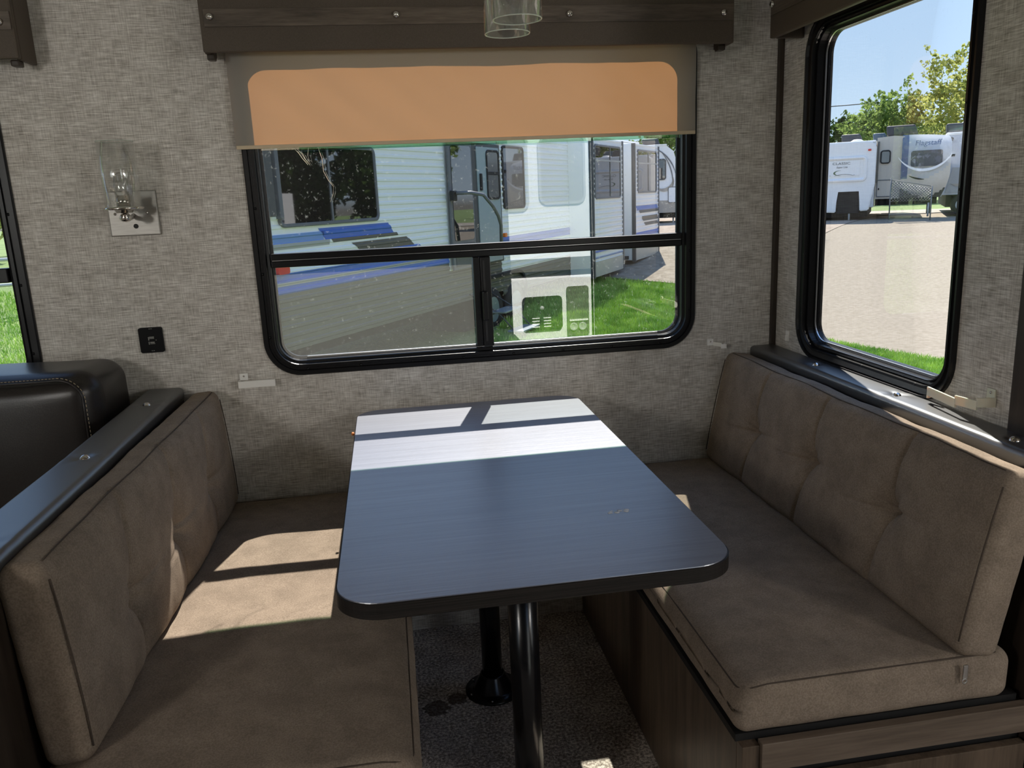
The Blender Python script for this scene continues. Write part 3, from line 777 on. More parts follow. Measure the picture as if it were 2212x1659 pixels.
# ------------------------------------------------------------------ pendant lamp over the table
pl = thing('ceiling_lamp', (-.96, -.78, 2.018), 'hanging lamp with two clear seeded glass cylinders at the top edge', 'lamp')
LP = lambda o: (setattr(o, 'location', Vector(o.location)-pl.location), o)[1]
LP(lathe('canopy', (-.96, -.78, 2.018), [(.0, -.03), (.05, -.028), (.065, -.012), (.065, 0), (0, 0)], m_nickel, pl, n=32))
LP(tube('arm', [(-.96, -.78, 1.99), (-.952, -.73, 1.95), (-.949, -.70, 1.90)], .007, m_nickel, pl, 10))
LP(tube('arm', [(-.96, -.78, 1.99), (-.955, -.82, 1.95), (-.9535, -.85, 1.90)], .007, m_nickel, pl, 10))
for (lx, ly, lz, sd_) in ((-.949, -.70, 1.699, 5), (-.9535, -.85, 1.695, 9)):
    LP(lathe('socket', (lx, ly, lz+.165), [(.0, .04), (.02, .035), (.02, -.03), (.0, -.03)], m_nickel, pl, n=20))
    LP(lathe('shade_cap', (lx, ly, lz+.165), [(.0, .0075), (.047, .0065), (.047, .0035), (.0, .0035)], m_nickel, pl, n=32))
    LP(lathe('bulb', (lx, ly, lz+.05), [(0, 0), (.012, .004), (.019, .018), (.021, .035), (.014, .06), (.010, .085)], m_bulbglass, pl, n=20))
    seeded(pl, pl, (lx, ly), .0465, .168, lz, seed=sd_)

# ------------------------------------------------------------------ switch plate and white brackets
up = thing('charging_outlet', (-1.912, 0, 1.021), 'small black wall plate with charging sockets under the sconce', 'outlet')
o = rplate('plate', (-1.946, -1.881, .984, 1.057), .006, .0005, .009, BACK, plain('gloss_black_plastic', (.004, .004, .0045), .5, 0, .15), up); o.location = -up.location
m_print = plain('grey_print', (.30, .30, .28), .6)
for (a, b2, c, d) in ((-1.918, -1.905, 1.0275, 1.0305), (-1.921, -1.919, 1.020, 1.030), (-1.920, -1.905, 1.0245, 1.026), (-1.921, -1.919, 1.008, 1.0165), (-1.917, -1.905, 1.0125, 1.0155), (-1.917, -1.904, 1.0095, 1.011), (-1.901, -1.899, 1.019, 1.021)):
    o = box('marking', a, b2, -.0096, -.0088, c, d, m_print, up); o.location = -up.location
for zz in (1.0525, .989):
    for q in (0, 1): o = box('marking', -1.916+q*.005, -1.913+q*.005, -.0096, -.0088, zz, zz+.0015, m_print, up); o.location = -up.location

def bracket(name, loc, lab, mat, plate, arm, mwm=None):
    root = thing('wall_bracket', (0, 0, 0), lab, 'bracket')
    root.matrix_world = mwm if mwm else Matrix.Translation(loc)
    # local: wall plane y=0, room = -y
    px0, px1, pz0, pz1 = plate
    box('plate', px0, px1, -.004, -.0004, pz0, pz1, mat, root, bev=.001)
    lathe('screw', ((px0+px1)/2, -.004, pz1-.008), [(0, -.002), (.0025, -.0015), (.003, 0)], m_chrome, root, n=10, axis='Y')
    bm = bmesh.new()
    for p0, p1 in zip(arm, arm[1:]):
        a = Vector((p0[0], p0[1], 0)); b2 = Vector((p1[0], p1[1], 0)); d = (b2-a).normalized(); nrm = Vector((-d.y, d.x, 0))*.0022
        a -= d*.001; b2 += d*.001
        z0, z1 = p0[2], p0[3]
        vs = [bm.verts.new((q.x, q.y, z)) for z in (z0, z1) for q in (a-nrm, b2-nrm, b2+nrm, a+nrm)]
        for f in ((0, 1, 2, 3), (7, 6, 5, 4), (0, 4, 5, 1), (1, 5, 6, 2), (2, 6, 7, 3), (3, 7, 4, 0)): bm.faces.new([vs[i] for i in f])
    bm_obj('arm', bm, mat, root)
    return root
# left one
bracket('l', (-1.6835, 0, .868), 'white plastic bracket low on the wall left of the dinette window', m_white, (0, .024, .014, .034), [(.001, -.004, -.004, .016), (.001, -.030, -.004, .016), (.102, -.030, -.004, .016), (.102, -.026, -.004, .016)])
bracket('r', (-.2285, 0, .874), 'white plastic bracket on the wall right of the dinette window', m_white, (0, .021, .009, .030), [(.022, -.004, .008, .020), (.036, -.030, .002, .016), (.052, -.030, .002, .016), (.052, -.018, .002, .016)])
mwr = Matrix(((0, 1, 0, 0), (-1, 0, 0, 0), (0, 0, 1, 0), (0, 0, 0, 1)))
bracket('w', None, 'cream plastic bracket with a bent arm under the right-hand window', m_cream, (.958, .982, .915, .945), [(.983, -.003, .908, .928), (.972, -.036, .902, .922), (.92, -.045, .895, .915), (.81, -.030, .888, .908), (.807, -.022, .893, .908), (.835, -.018, .893, .908)], mwr)
cl = thing('wall_clip', (0, -.097, .915), 'tiny white clip on the wall beside the corner trim', 'clip')
box('plate', -.004, -.0004, -.010, .010, -.016, .016, m_white, cl, bev=.001)
box('hook', -.013, -.004, -.009, -.004, -.014, .004, m_white, cl, bev=.001)
pg = lathe('peg', (-1.353-tt.location.x, -.29-tt.location.y, .7705), [(0, -.006), (.004, -.004), (.004, .004), (0, .006)], plain('orange_plastic', (.8, .25, .06), .4), tt, n=10, axis='Y')
pg['label'] = 'tiny orange peg on the table edge'


# ================================================================== OUTSIDE
def ss(a, b2, x):
    t_ = max(0., min(1., (x-a)/(b2-a))); return t_*t_*(3-2*t_)
def gz(x, y):
    r = math.hypot(x+1.2, y+2.4)
    return -.85 + (.93*ss(11, 30, r) if y > 0 else 0)
m_grass, t, b = newmat('lawn')
f1 = noise_n(t, mapped(t, (1, 1, 1)), 26, 5, .7); f2 = noise_n(t, mapped(t, (1, 1, 1)), .9, 4, .6)
f = mathn(t, 'ADD', mathn(t, 'MULTIPLY', f1, .55), mathn(t, 'MULTIPLY', f2, .45))
t.links.new(ramp(t, f, [(.36, (.06, .115, .02)), (.5, (.13, .21, .04)), (.62, (.24, .31, .09)), (.75, (.36, .34, .19))]), b.inputs['Base Color'])
b.inputs['Roughness'].default_value = .8; bump(t, b, f1, 1, .03)
m_blade = noisy('grass_blade', (.22, .40, .045), (.50, .68, .14), 3, .5, 0)
m_blade.node_tree.nodes['Principled BSDF'].inputs['Transmission Weight'].default_value = 0
m_road = noisy('weathered_asphalt', (.235, .20, .150), (.295, .255, .20), 14, .9, .5, .01, 8, .2)
m_dirt = noisy('gravel_lot', (.27, .22, .17), (.38, .32, .26), 5, .95, .6, .02, 8, .1)
m_conc = noisy('concrete_slab', (.32, .29, .25), (.38, .35, .31), 6, .9, .2, .01, 6, .2)

def ground_patch(name, poly_fn, mat, dz, x0, x1, y0, y1, step, **tags):
    verts = []; faces = []; ids = {}
    nx_ = int((x1-x0)/step); ny_ = int((y1-y0)/step)
    def vid(i, j):
        if (i, j) not in ids:
            x, y = x0+i*step, y0+j*step; ids[(i, j)] = len(verts); verts.append((x, y, gz(x, y)+dz))
        return ids[(i, j)]
    for i in range(nx_):
        for j in range(ny_):
            if poly_fn(x0+(i+.5)*step, y0+(j+.5)*step): faces.append((vid(i, j), vid(i+1, j), vid(i+1, j+1), vid(i, j+1)))
    return mesh_obj(name, verts, faces, mat, smooth=True, **tags)
def pip(poly):
    def f(x, y):
        c = False; n = len(poly)
        for i in range(n):
            x1_, y1_ = poly[i]; x2_, y2_ = poly[(i+1) % n]
            if (y1_ > y) != (y2_ > y) and x < (x2_-x1_)*(y-y1_)/(y2_-y1_)+x1_: c = not c
        return c
    return f
ground_patch('lawn', lambda x, y: True, m_grass, 0, -60, 80, -40, 100, 2.0, kind='structure')
def strip_mesh(name, poly, mat, dz, step=.5, **tags):
    """polygon draped on the ground with its exact outline"""
    bm = bmesh.new(); dense = []
    for i in range(len(poly)):
        a, b2 = poly[i], poly[(i+1) % len(poly)]; L = math.hypot(b2[0]-a[0], b2[1]-a[1]); m = max(1, int(L/1.5))
        for q in range(m): dense.append((a[0]+(b2[0]-a[0])*q/m, a[1]+(b2[1]-a[1])*q/m))
    xs = [p[0] for p in poly]; ys = [p[1] for p in poly]
    f = bm.faces.new([bm.verts.new((x, y, 0)) for x, y in dense])
    bmesh.ops.triangulate(bm, faces=[f])
    for ax_, lo, hi in ((0, min(xs), max(xs)), (1, min(ys), max(ys))):
        v = lo+2
        while v < hi:
            co = Vector((v, 0, 0)) if ax_ == 0 else Vector((0, v, 0)); no = Vector((1, 0, 0)) if ax_ == 0 else Vector((0, 1, 0))
            bmesh.ops.bisect_plane(bm, geom=bm.verts[:]+bm.edges[:]+bm.faces[:], plane_co=co, plane_no=no); v += 2
    for v in bm.verts: v.co.z = gz(v.co.x, v.co.y)+dz
    return bm_obj(name, bm, mat, smooth=True, **tags)
strip_mesh('asphalt_road', [(30, -30), (8.2, -8), (6.3, 2.5), (5.52, 6.2), (5.1, 7.3), (4.82, 8.2), (5.0, 11), (6.0, 14.5), (10, 18.0), (17.0, 25.8), (21, 25.2), (26, 22.5), (60, -4), (60, -30)], m_road, .015, kind='structure')
strip_mesh('gravel_lot', [(5.0, 13.8), (3.2, 16.0), (2.0, 18.5), (1.5, 26), (9, 40), (16.5, 27.5), (17.0, 25.8), (10, 18.0), (6.5, 15.0), (6.0, 14.2)], m_dirt, .028, kind='structure')
strip_mesh('concrete_slab', [(16.4, 26.6), (18.8, 30.2), (31, 24), (29, 19), (21, 25.2), (17.0, 25.9)], m_conc, .04, kind='structure')

# grass blades where the lawn is close to the windows
def blades(name, poly, n, h, lab, seed):
    rr = random.Random(seed); xs = [p[0] for p in poly]; ys = [p[1] for p in poly]; inside = pip(poly); verts = []; faces = []
    k = 0
    while k < n:
        x, y = rr.uniform(min(xs), max(xs)), rr.uniform(min(ys), max(ys))
        if not inside(x, y): continue
        k += 1; a = rr.uniform(0, PI); hh = h*rr.uniform(.5, 1.25); wd = .006*rr.uniform(.7, 1.5)+h*.03; lean = rr.uniform(-.4, .4)*hh, rr.uniform(-.4, .4)*hh
        z = gz(x, y)-.005; dx, dy = math.cos(a)*wd, math.sin(a)*wd; i = len(verts)
        verts += [(x-dx, y-dy, z), (x+dx, y+dy, z), (x+dx*.6+lean[0]*.4, y+dy*.6+lean[1]*.4, z+hh*.6), (x-dx*.6+lean[0]*.4, y-dy*.6+lean[1]*.4, z+hh*.6), (x+lean[0], y+lean[1], z+hh)]
        faces += [(i, i+1, i+2, i+3), (i+3, i+2, i+4)]
    return mesh_obj(name, verts, faces, m_blade, kind='stuff', label=lab, cat='grass')
blades('grass_blades', [(4.1, 9.2), (4.82, 8.25), (5.1, 7.3), (5.52, 6.2), (5.85, 4.6), (4.4, 4.4), (3.6, 6.5), (3.4, 8.2)], 34000, .085, 'long green grass growing along the edge of the road outside the right window', 1)
blades('grass_blades', [(1.0, 8.6), (3.6, 9.2), (5.0, 11.5), (5.9, 14.0), (4.9, 13.8), (3.0, 16.1), (1.6, 14.5), (.2, 9.8)], 42000, .09, 'green lawn outside the lower right part of the dinette window', 2)
blades('grass_blades', [(-9, 9.5), (-6, 8.8), (-6.5, 12), (-9, 17), (-13, 20), (-13.5, 17)], 16000, .09, 'sunlit lawn outside the left window', 3)

# ---- materials for the trailers
m_side = plain('white_siding', (.88, .88, .875), .32, 0, .5)
m_smooth = plain('white_gelcoat', (.88, .88, .875), .25, 0, .5, Coat_Weight=.3)
m_beige = plain('beige_panel', (.62, .56, .47), .5)
m_taupe = plain('taupe_panel', (.42, .37, .31), .45)
m_blue = plain('blue_decal', (.035, .14, .52), .3)
m_blue2 = plain('light_blue_decal', (.16, .30, .62), .3)
m_grey = plain('dark_grey_decal', (.11, .105, .09), .4)
m_lgrey = plain('light_grey_decal', (.40, .40, .39), .4)
m_dglass = plain('tinted_window_glass', (.008, .009, .009), .02, 0, 1.0, IOR=1.8)
m_seal = plain('grey_rubber_seal', (.07, .072, .075), .5)
m_frame = plain('grey_window_frame', (.13, .135, .15), .35)
m_bodyglass = plain('slate_door_panel', (.30, .36, .38), .25)
m_roof = plain('white_roof_membrane', (.82, .82, .80), .6)
m_acshell = plain('dark_air_unit', (.035, .038, .045), .5)
m_tire = plain('tyre_rubber', (.012, .012, .012), .75)
m_rim2 = plain('grey_wheel_rim', (.35, .38, .44), .35, .5)
m_under = plain('underbody', (.008, .008, .008), .8)
m_red = plain('red_lens', (.7, .03, .02), .3)
m_amber = plain('amber_lens', (.9, .20, .01), .3)
m_txtblue = plain('slate_blue_lettering', (.09, .13, .24), .5)

def frame_mw(origin, right, away):
    up = Vector((0, 0, 1)); r = Vector(right).normalized(); a = up.cross(r)
    return Matrix(((r.x, a.x, 0, origin[0]), (r.y, a.y, 0, origin[1]), (r.z, a.z, 1, origin[2]), (0, 0, 0, 1)))
def siding(name, sa, sb, z0, z1, y, mat, parent, per=.102, slant=0., dep=.013, off=0.):
    """ribbed sheet facing local -y; left/right edges move by slant per metre of height"""
    verts = []; faces = []; zs = []
    z = math.floor(z0/per)*per
    prof = [(0, 0), (.48, 0.002), (.60, dep), (.90, dep), (.99, 0)]
    while z < z1+per:
        for f_, d in prof:
            zz = z+f_*per
            if z0 <= zz <= z1: zs.append((zz, d))
        z += per
    def depth(zz):
        f_ = (zz/per) % 1.
        for (a, da), (b2, db) in zip(prof, prof[1:]+[(1, 0)]):
            if a <= f_ <= b2: return da+(db-da)*(f_-a)/max(1e-6, b2-a)
        return 0
    zs = [(z0, depth(z0))]+[q for q in zs if z0+.001 < q[0] < z1-.001]+[(z1, depth(z1))]
    for zz, d in zs:
        sh_ = slant*(zz-z0)
        verts += [(sa+sh_, y-d-off, zz), (sb+sh_, y-d-off, zz)]
    for i in range(len(zs)-1): faces.append((2*i, 2*i+1, 2*i+3, 2*i+2))
    return mesh_obj(name, verts, faces, mat, parent)
LOCAL = lambda yy: (lambda u, v, d: (u, yy-d, v))
def rv_window(parent, u0, u1, v0, v1, y, r=.09, split=None, name='window', rail=None, fm=None):
    fr = sweep_ring(name, (u0, u1, v0, v1), r, [(0, -.01), (0, .02), (.012, .024), (.040, .022), (.044, .008)], LOCAL(y), fm or m_frame, parent, k=5)
    cols = [(u0+.04, u1-.04)] if split is None else [(u0+.04, split-.012), (split+.012, u1-.04)]
    for c0, c1 in cols:
        rplate('pane', (c0, c1, v0+.04, v1-.04), min(.05, (c1-c0)/2.2), .004, .010, LOCAL(y), m_dglass, fr)
    if split is not None: box('window_bar', split-.014, split+.014, y-.022, y-.008, v0+.03, v1-.03, fm or m_frame, fr)
    if rail is not None: box('window_bar', u0+.03, u1-.03, y-.024, y-.008, rail-.018, rail+.018, m_lgrey, fr)
    return fr
def wheel(parent, s, z, y, R_=.37):
    lathe('tire', (s, y, z), [(R_*.55, -.10), (R_*.93, -.11), (R_, -.08), (R_, .08), (R_*.93, .11), (R_*.55, .10)], m_tire, parent, n=32, axis='Y')
    lathe('wheel_rim', (s, y, z), [(R_*.58, -.105), (R_*.55, -.09), (R_*.50, -.06), (R_*.38, -.07), (R_*.30, -.085), (R_*.14, -.09), (.0, -.10)], m_rim2, parent, n=28, axis='Y')
    for k in range(8):
        a = 2*PI*k/8
        o = lathe('rim_slot', (s+R_*.44*math.cos(a), y-.066, z+R_*.44*math.sin(a)), [(0, -.006), (.02, -.004), (.022, .004)], m_under, parent, n=8, axis='Y')
def ac_unit(parent, c, L=.9, W=.6, H=.28, mat=None, rot=0):
    def d_(p, n): return Vector((-.12*(p.z/H+.5)*(1 if p.x > 0 else .3)*(abs(p.x)/L*2), 0, 0))
    return soft_box('air_conditioner', (L, W, H), .06, (10, 8, 5), mat or m_acshell, parent, d_, Matrix.Translation(Vector(c)) @ Matrix.Rotation(rot, 4, 'Z'))

# ---- neighbour trailer beyond the dinette window
azA = math.radians(33.5); DA = Vector((math.sin(azA), math.cos(azA), 0))
mA = frame_mw((.852, 11.742, -.85), DA, None)
tA = thing('travel_trailer', label='long white ribbed travel trailer with blue stripes right outside the dinette window', cat='trailer', mw=mA)
W_ = 2.45; ZT = 3.45; ZB = .62
box('body', -7.0, 8.70, .03, W_, ZB, ZT, m_smooth, tA, bev=.03)
siding('siding', -7.0, -2.02, 1.5, ZT-.02, .03, m_side, tA)
siding('siding', -7.0, -2.02, ZB, 1.27, .03, m_grey, tA)
siding('skirt_panel', -2.02, -.14, ZB, 1.15, .03, m_grey, tA)
siding('siding', -.14, 8.70, .95, ZT-.02, .03, m_side, tA)
siding('skirt_panel', -.14, 8.70, ZB-.08, .95, .03, m_grey, tA)
siding('stripe', -7.0, -2.03, 1.27, 1.5, .03, m_blue, tA, off=.004)
siding('stripe', -7.0, -2.03, 1.36, 1.40, .03, m_lgrey, tA, off=.008)
siding('stripe', -7.0, -5.05, 1.83, 1.93, .03, m_blue2, tA, off=.004)
siding('stripe', -7.0, -4.95, 1.765, 1.83, .03, m_lgrey, tA, off=.004)
siding('stripe', -5.02, -3.52, 1.83, 1.965, .03, m_blue, tA, off=.004, slant=-.9)
siding('stripe', -4.88, -3.42, 1.785, 1.83, .03, m_grey, tA, off=.004, slant=-.9)
siding('stripe', -4.30, -3.0, 1.63, 1.755, .03, m_grey, tA, off=.004, slant=-1.6)
siding('stripe', -4.17, -2.85, 1.605, 1.63, .03, m_blue, tA, off=.004, slant=-1.6)
siding('stripe', -4.0, -2.62, 1.53, 1.585, .03, m_lgrey, tA, off=.004, slant=-1.6)
siding('stripe', -.14, 3.3, 1.40, 1.55, .03, m_blue, tA, off=.004, slant=0)
rv_window(tA, -5.83, -3.86, 2.0, 2.93, .02, split=-4.86)
# awning arm
box('awning_arm', -6.03, -5.93, -.06, .02, 2.13, 3.3, m_seal, tA, bev=.01)
box('awning_arm', -5.86, -5.80, -.05, .02, 2.10, 3.3, m_frame, tA, bev=.01)
box('awning_tube', -6.9, -2.1, -.12, .0, 3.28, 3.40, m_smooth, tA, bev=.04)
rplate('marker_light', (-5.99, -5.80, 1.50, 1.585), .03, 0, .05, LOCAL(.0), m_red, tA)
rplate('marker_light', (-.10, -.02, 1.55, 1.62), .02, 0, .05, LOCAL(.0), m_amber, tA)
# entry: open door panel on the left, doorway with inner door beside it
d1 = box('entry_door', -2.00, -1.22, -.05, -.015, 1.15, 3.10, m_frame, tA, bev=.01)
rplate('door_glass', (-1.93, -1.28, 1.60, 3.03), .05, .052, .058, LOCAL(.0), m_dglass, d1)
rplate('door_kick_plate', (-1.93, -1.28, 1.2, 1.55), .02, .052, .058, LOCAL(.0), m_seal, d1)
d2 = box('door_frame', -1.18, -.15, -.03, .029, 1.15, 3.10, m_seal, tA, bev=.01)
rplate('door_panel', (-1.05, -.22, 1.18, 3.04), .03, .032, .045, LOCAL(.0), m_bodyglass, d2)
sweep_ring('door_window', (-.72, -.24, 2.20, 3.0), .08, [(0, .045), (0, .06), (.035, .06), (.035, .05)], LOCAL(.0), m_blackm, d2, k=5)
rplate('door_glass', (-.69, -.27, 2.23, 2.97), .06, .046, .052, LOCAL(.0), plain('brown_tint', (.12, .105, .09), .1), d2)
box('window_bar', -.70, -.26, -.062, -.05, 2.60, 2.65, m_blackm, d2)
box('door_handle', -.98, -.92, -.075, -.045, 2.35, 2.62, m_blackm, d2, bev=.01)
box('handle_base', -2.04, -1.90, -.12, -.05, 2.20, 2.36, m_blackm, tA, bev=.02)
tube('grab_handle', [(-1.95, -.12, 2.32), (-1.80, -.30, 2.32), (-1.62, -.42, 2.28), (-1.42, -.48, 2.10), (-1.25, -.48, 1.95), (-1.12, -.46, 1.80), (-1.10, -.44, 1.45)], .028, m_frame, tA, 8)
# folding steps
for k, (zz, yy) in enumerate(((.42, -.50), (.12, -.80))):
    box('step', -1.48, -.82, yy-.14, yy+.14, zz, zz+.03, m_rim2, tA, bev=.01)
for s_ in (-1.46, -.84): tube('step_bracket', [(s_, .0, .72), (s_, -.5, .43), (s_, -.8, .12)], .012, m_seal, tA, 6)
rv_window(tA, .02, .95, 2.02, 3.1, .02, fm=m_blackm)
# wheels and arches
for s_ in (-.62, .33): wheel(tA, s_, .355, .09, .375)
sweep_ring('wheel_arch', (-1.10, .82, .28, .93), .34, [(0, 0), (0, .05), (.05, .05), (.05, -.05)], LOCAL(.02), m_under, tA, k=8)
box('chassis', -6.8, 8.5, .25, W_-.2, .46, ZB+.01, m_under, tA)
box('inner_wheel_well', -1.2, 1.0, .26, .9, .05, .6, m_under, tA)
# slide-outs
def slide_out(s0, s1, zb, zt, wins, stripes, skirt):
    so_ = box('slide_out', s0, s1, -.50, .03, zb, zt, m_smooth, tA, bev=.015)
    siding('siding', s0+.06, s1-.05, skirt, zt-.03, -.50, m_side, so_)
    box('skirt_panel', s0+.05, s1-.03, -.512, -.5, zb-.01, skirt, m_beige, so_)
    box('corner_seal', s0-.01, s0+.06, -.525, -.44, zb-.03, zt, m_seal, so_)
    box('corner_trim', s1-.06, s1+.01, -.525, -.44, zb-.03, zt, m_frame, so_)
    for (a, b2, c, d, e) in wins: rv_window(so_, a, b2, c, d, -.505, split=e, rail=2.90 if d > 2.9 else None, fm=m_frame)
    for (a, b2, c, d, mm, sl_) in stripes: siding('stripe', a, b2, c, d, -.50, mm, so_, off=.004, slant=sl_)
    return so_
slide_out(3.27, 5.42, .49, 3.35, [(3.40, 5.22, 2.10, 3.22, 4.45)], [(3.34, 5.34, .99, 1.03, m_blue, 0), (3.34, 5.34, .86, .90, m_blue2, 0), (3.34, 5.34, 1.16, 1.19, m_blue2, 0)], .80)
slide_out(6.36, 8.66, .58, 3.35, [(6.62, 8.40, 2.18, 3.22, 7.6)], [(6.55, 8.55, 1.77, 1.88, m_blue, -.6), (6.8, 8.6, 1.70, 1.77, m_grey, -.6), (7.1, 8.6, 1.50, 1.62, m_grey, -1.), (7.3, 8.6, 1.38, 1.46, m_grey, -1.), (6.43, 8.6, 1.13, 1.24, m_blue, 0), (6.43, 8.6, 1.03, 1.08, m_blue, 0)], .98)
box('slide_rail', 3.35, 3.9, -.48, .3, .60, .68, m_under, tA); box('slide_rail', 5.5, 6.2, -.40, .3, .62, .70, m_under, tA)
box('hitch_frame', 5.55, 6.3, -.2, .2, .75, .92, m_under, tA)
cyl('water_tank', (5.6, -.1, .72), (6.2, -.1, .72), .08, m_white, tA)
box('roof', -7.0, 8.7, .02, W_, ZT, ZT+.05, m_roof, tA, bev=.02)
ac_unit(tA, (-4, 1.2, ZT+.18)); ac_unit(tA, (4, 1.2, ZT+.18))
for s_ in (-6.4, 7.6): cyl('stabilizer_jack', (s_, .5, .06), (s_, .5, .5), .03, m_lgrey, tA)

# ---- trailer farther back, seen past the end of the first one
azB = math.radians(19.5); FB = Vector((math.sin(azB), math.cos(azB), 0)); RB = Vector((math.cos(azB), -math.sin(azB), 0))
oB = Vector((9.79, 28.69, -.85))
def moved(px_s, zoff=.62): pass
mB = frame_mw((oB.x, oB.y, -.15), RB, None)
tB = thing('travel_trailer', label='white travel trailer with grey swooshes parked farther back behind the long striped trailer', cat='trailer', mw=mB)
def side_outline(name, pts_, y0, y1, mat, parent, bev=0):
    bm = bmesh.new(); A = [bm.verts.new((p[0], y0, p[1])) for p in pts_]; B = [bm.verts.new((p[0], y1, p[1])) for p in pts_]
    bm.faces.new(A); bm.faces.new(B[::-1]); n = len(A)
    for i in range(n): bm.faces.new((A[i], B[i], B[(i+1) % n], A[(i+1) % n]))
    if bev: bmesh.ops.bevel(bm, geom=[e for e in bm.edges], offset=bev, segments=2, affect='EDGES')
    return bm_obj(name, bm, mat, parent)
side_outline('body', [(-6.5, 3.18), (.0, 3.24), (.30, 3.0), (.52, 2.3), (.60, 1.6), (.48, .82), (-6.5, .82)], 0, 2.4, m_side, tB)
side_outline('skirt_panel', [(-6.5, 1.28), (.56, 1.12), (.50, .66), (-6.5, .66)], -.012, 2.38, m_taupe, tB)
box('roof', -6.5, .05, -.02, 2.42, 3.20, 3.27, m_roof, tB, bev=.02)
rv_window(tB, -.62, .02, 1.92, 2.72, -.02, r=.1, fm=m_seal)
def swoosh(name, c, r0, r1, a0, a1, th, y, mat, parent, sx_=1., sz_=1.):
    vo = []; vi = []; n = 20
    for i in range(n+1):
        f_ = i/n; a = math.radians(a0+(a1-a0)*f_); w_ = th*math.sin(PI*f_)+.006; r_ = r0+(r1-r0)*f_
        vo.append((c[0]+math.cos(a)*(r_+w_)*sx_, c[1]+math.sin(a)*(r_+w_)*sz_)); vi.append((c[0]+math.cos(a)*(r_-w_)*sx_, c[1]+math.sin(a)*(r_-w_)*sz_))
    P_ = vo+vi[::-1]; bm = bmesh.new()
    A = [bm.verts.new((p[0], y, p[1])) for p in P_]; B = [bm.verts.new((p[0], y+.006, p[1])) for p in P_]
    for L2 in (A, B):
        for i in range(n): bm.faces.new((L2[i], L2[i+1], L2[2*n-i], L2[2*n+1-i]))
    m2 = len(A)
    for i in range(m2): bm.faces.new((A[i], B[i], B[(i+1) % m2], A[(i+1) % m2]))
    return bm_obj(name, bm, mat, parent)
swoosh('decal', (-.05, 1.95), .45, .34, 215, 370, .06, -.03, m_taupe, tB)
swoosh('decal', (-.8, 1.6), 1.3, 1.6, 25, 80, .02, -.03, m_frame, tB)
swoosh('decal', (-1.6, 1.9), 1.9, 1.8, -10, 35, .015, -.03, m_frame, tB)
rplate('hatch', (.12, .42, 1.06, 1.62), .05, .01, .04, LOCAL(0), m_smooth, tB)
sweep_ring('hatch_frame', (.09, .45, 1.03, 1.65), .07, [(0, .01), (0, .03), (.03, .03), (.03, .01)], LOCAL(0), m_frame, tB, k=4)
box('chassis', -6, .4, .2, 2.2, .45, .70, m_under, tB)
for s_ in (-3.2, -2.3): wheel(tB, s_, .36, .1, .36)
side_outline('tongue', [(.3, .62), (1.5, .50), (1.5, .42), (.3, .46)], .9, 1.3, m_under, tB)
ac_unit(tB, (-.55, 1.2, 3.42), .7)
cyl('stabilizer_jack', (.3, .4, .02), (.3, .4, .5), .03, m_lgrey, tB)

# ---- the row of trailers beyond the road, in the right window
azC = math.radians(34); FC = Vector((math.sin(azC), math.cos(azC), 0)); RC = Vector((math.cos(azC), -math.sin(azC), 0))
oC = Vector((15.552, 22.451, -.85))
def cT(lab, s_off, y_off): return thing('travel_trailer', label=lab, cat='trailer', mw=frame_mw((oC + RC*s_off + FC*y_off)[:], RC, None))
t1 = cT('white rounded travel trailer lettered CLASSIC at the left edge of the right window', 0, 0)
def rear_cap(x0, x1, z0, z1, y0, depth, r, mat, parent, name='body'):
    return soft_box(name, (x1-x0, depth, z1-z0), r, (16, 8, 16), mat, parent, None, Matrix.Translation(Vector(((x0+x1)/2, y0+depth/2, (z0+z1)/2))))
# front face of the first trailer: moulded cap with a lower cut-out
side_outline('front_cap', [(-3.35, 1.30), (-1.88, 1.22), (-1.85, 1.94), (-1.15, 1.94), (-1.13, 1.25), (-.86, 1.27), (-.70, 2.1), (-.70, 3.35), (-.80, 3.47), (-1.0, 3.52), (-3.2, 3.50), (-3.35, 3.4)], 0, .5, m_smooth, t1, bev=.03)
box('body', -3.35, -.72, .5, 5.6, 1.35, 3.50, m_side, t1, bev=.04)
sweep_ring('cap_moulding', (-3.1, -.95, 2.22, 3.06), .16, [(0, -.01), (.02, .05), (.07, .06), (.12, .02), (.13, -.01)], LOCAL(0), m_smooth, t1, k=6)
rplate('cap_panel', (-2.9, -1.18, 2.42, 2.92), .06, 0, .02, LOCAL(0), m_smooth, t1)
box('gas_cover', -1.84, -1.16, .05, .45, 1.18, 1.93, m_under, t1, bev=.02)
box('chassis', -3.2, -.9, .4, 5.4, 1.05, 1.36, m_under, t1)
cyl('stabilizer_jack', (-1.45, .1, .92), (-1.45, .1, 1.3), .03, m_lgrey, t1)
cyl('stabilizer_jack', (-1.62, .1, 1.02), (-1.62, .1, 1.3), .02, m_under, t1)
rplate('marker_light', (-.96, -.86, 3.20, 3.26), .02, 0, .03, LOCAL(0), m_red, t1)
TM = lambda x, y, z: Matrix.Translation((x, y, z)) @ Matrix.Rotation(PI/2, 4, 'X')
text_obj('lettering', 'CLASSIC', .115, m_frame, t1, TM(-1.76, -.026, 2.80), sx=1.3)
text_obj('lettering', 'Super Lite', .085, m_frame, t1, TM(-1.74, -.026, 2.69), shear=.3)
m_green = plain('green_decal', (.10, .16, .08), .4)
swoosh('emblem', (-1.75, 2.53), .30, .30, 95, 265, .03, -.028, m_green, t1, .75, .28)
swoosh('emblem', (-1.68, 2.40), .36, .36, 20, 150, .02, -.030, m_frame, t1, .9, .22)
for k in range(2): cyl('snap', (-2.1+k*.75, -.03, 2.45), (-2.1+k*.75, -.02, 2.45), .012, m_frame, t1, n=8)
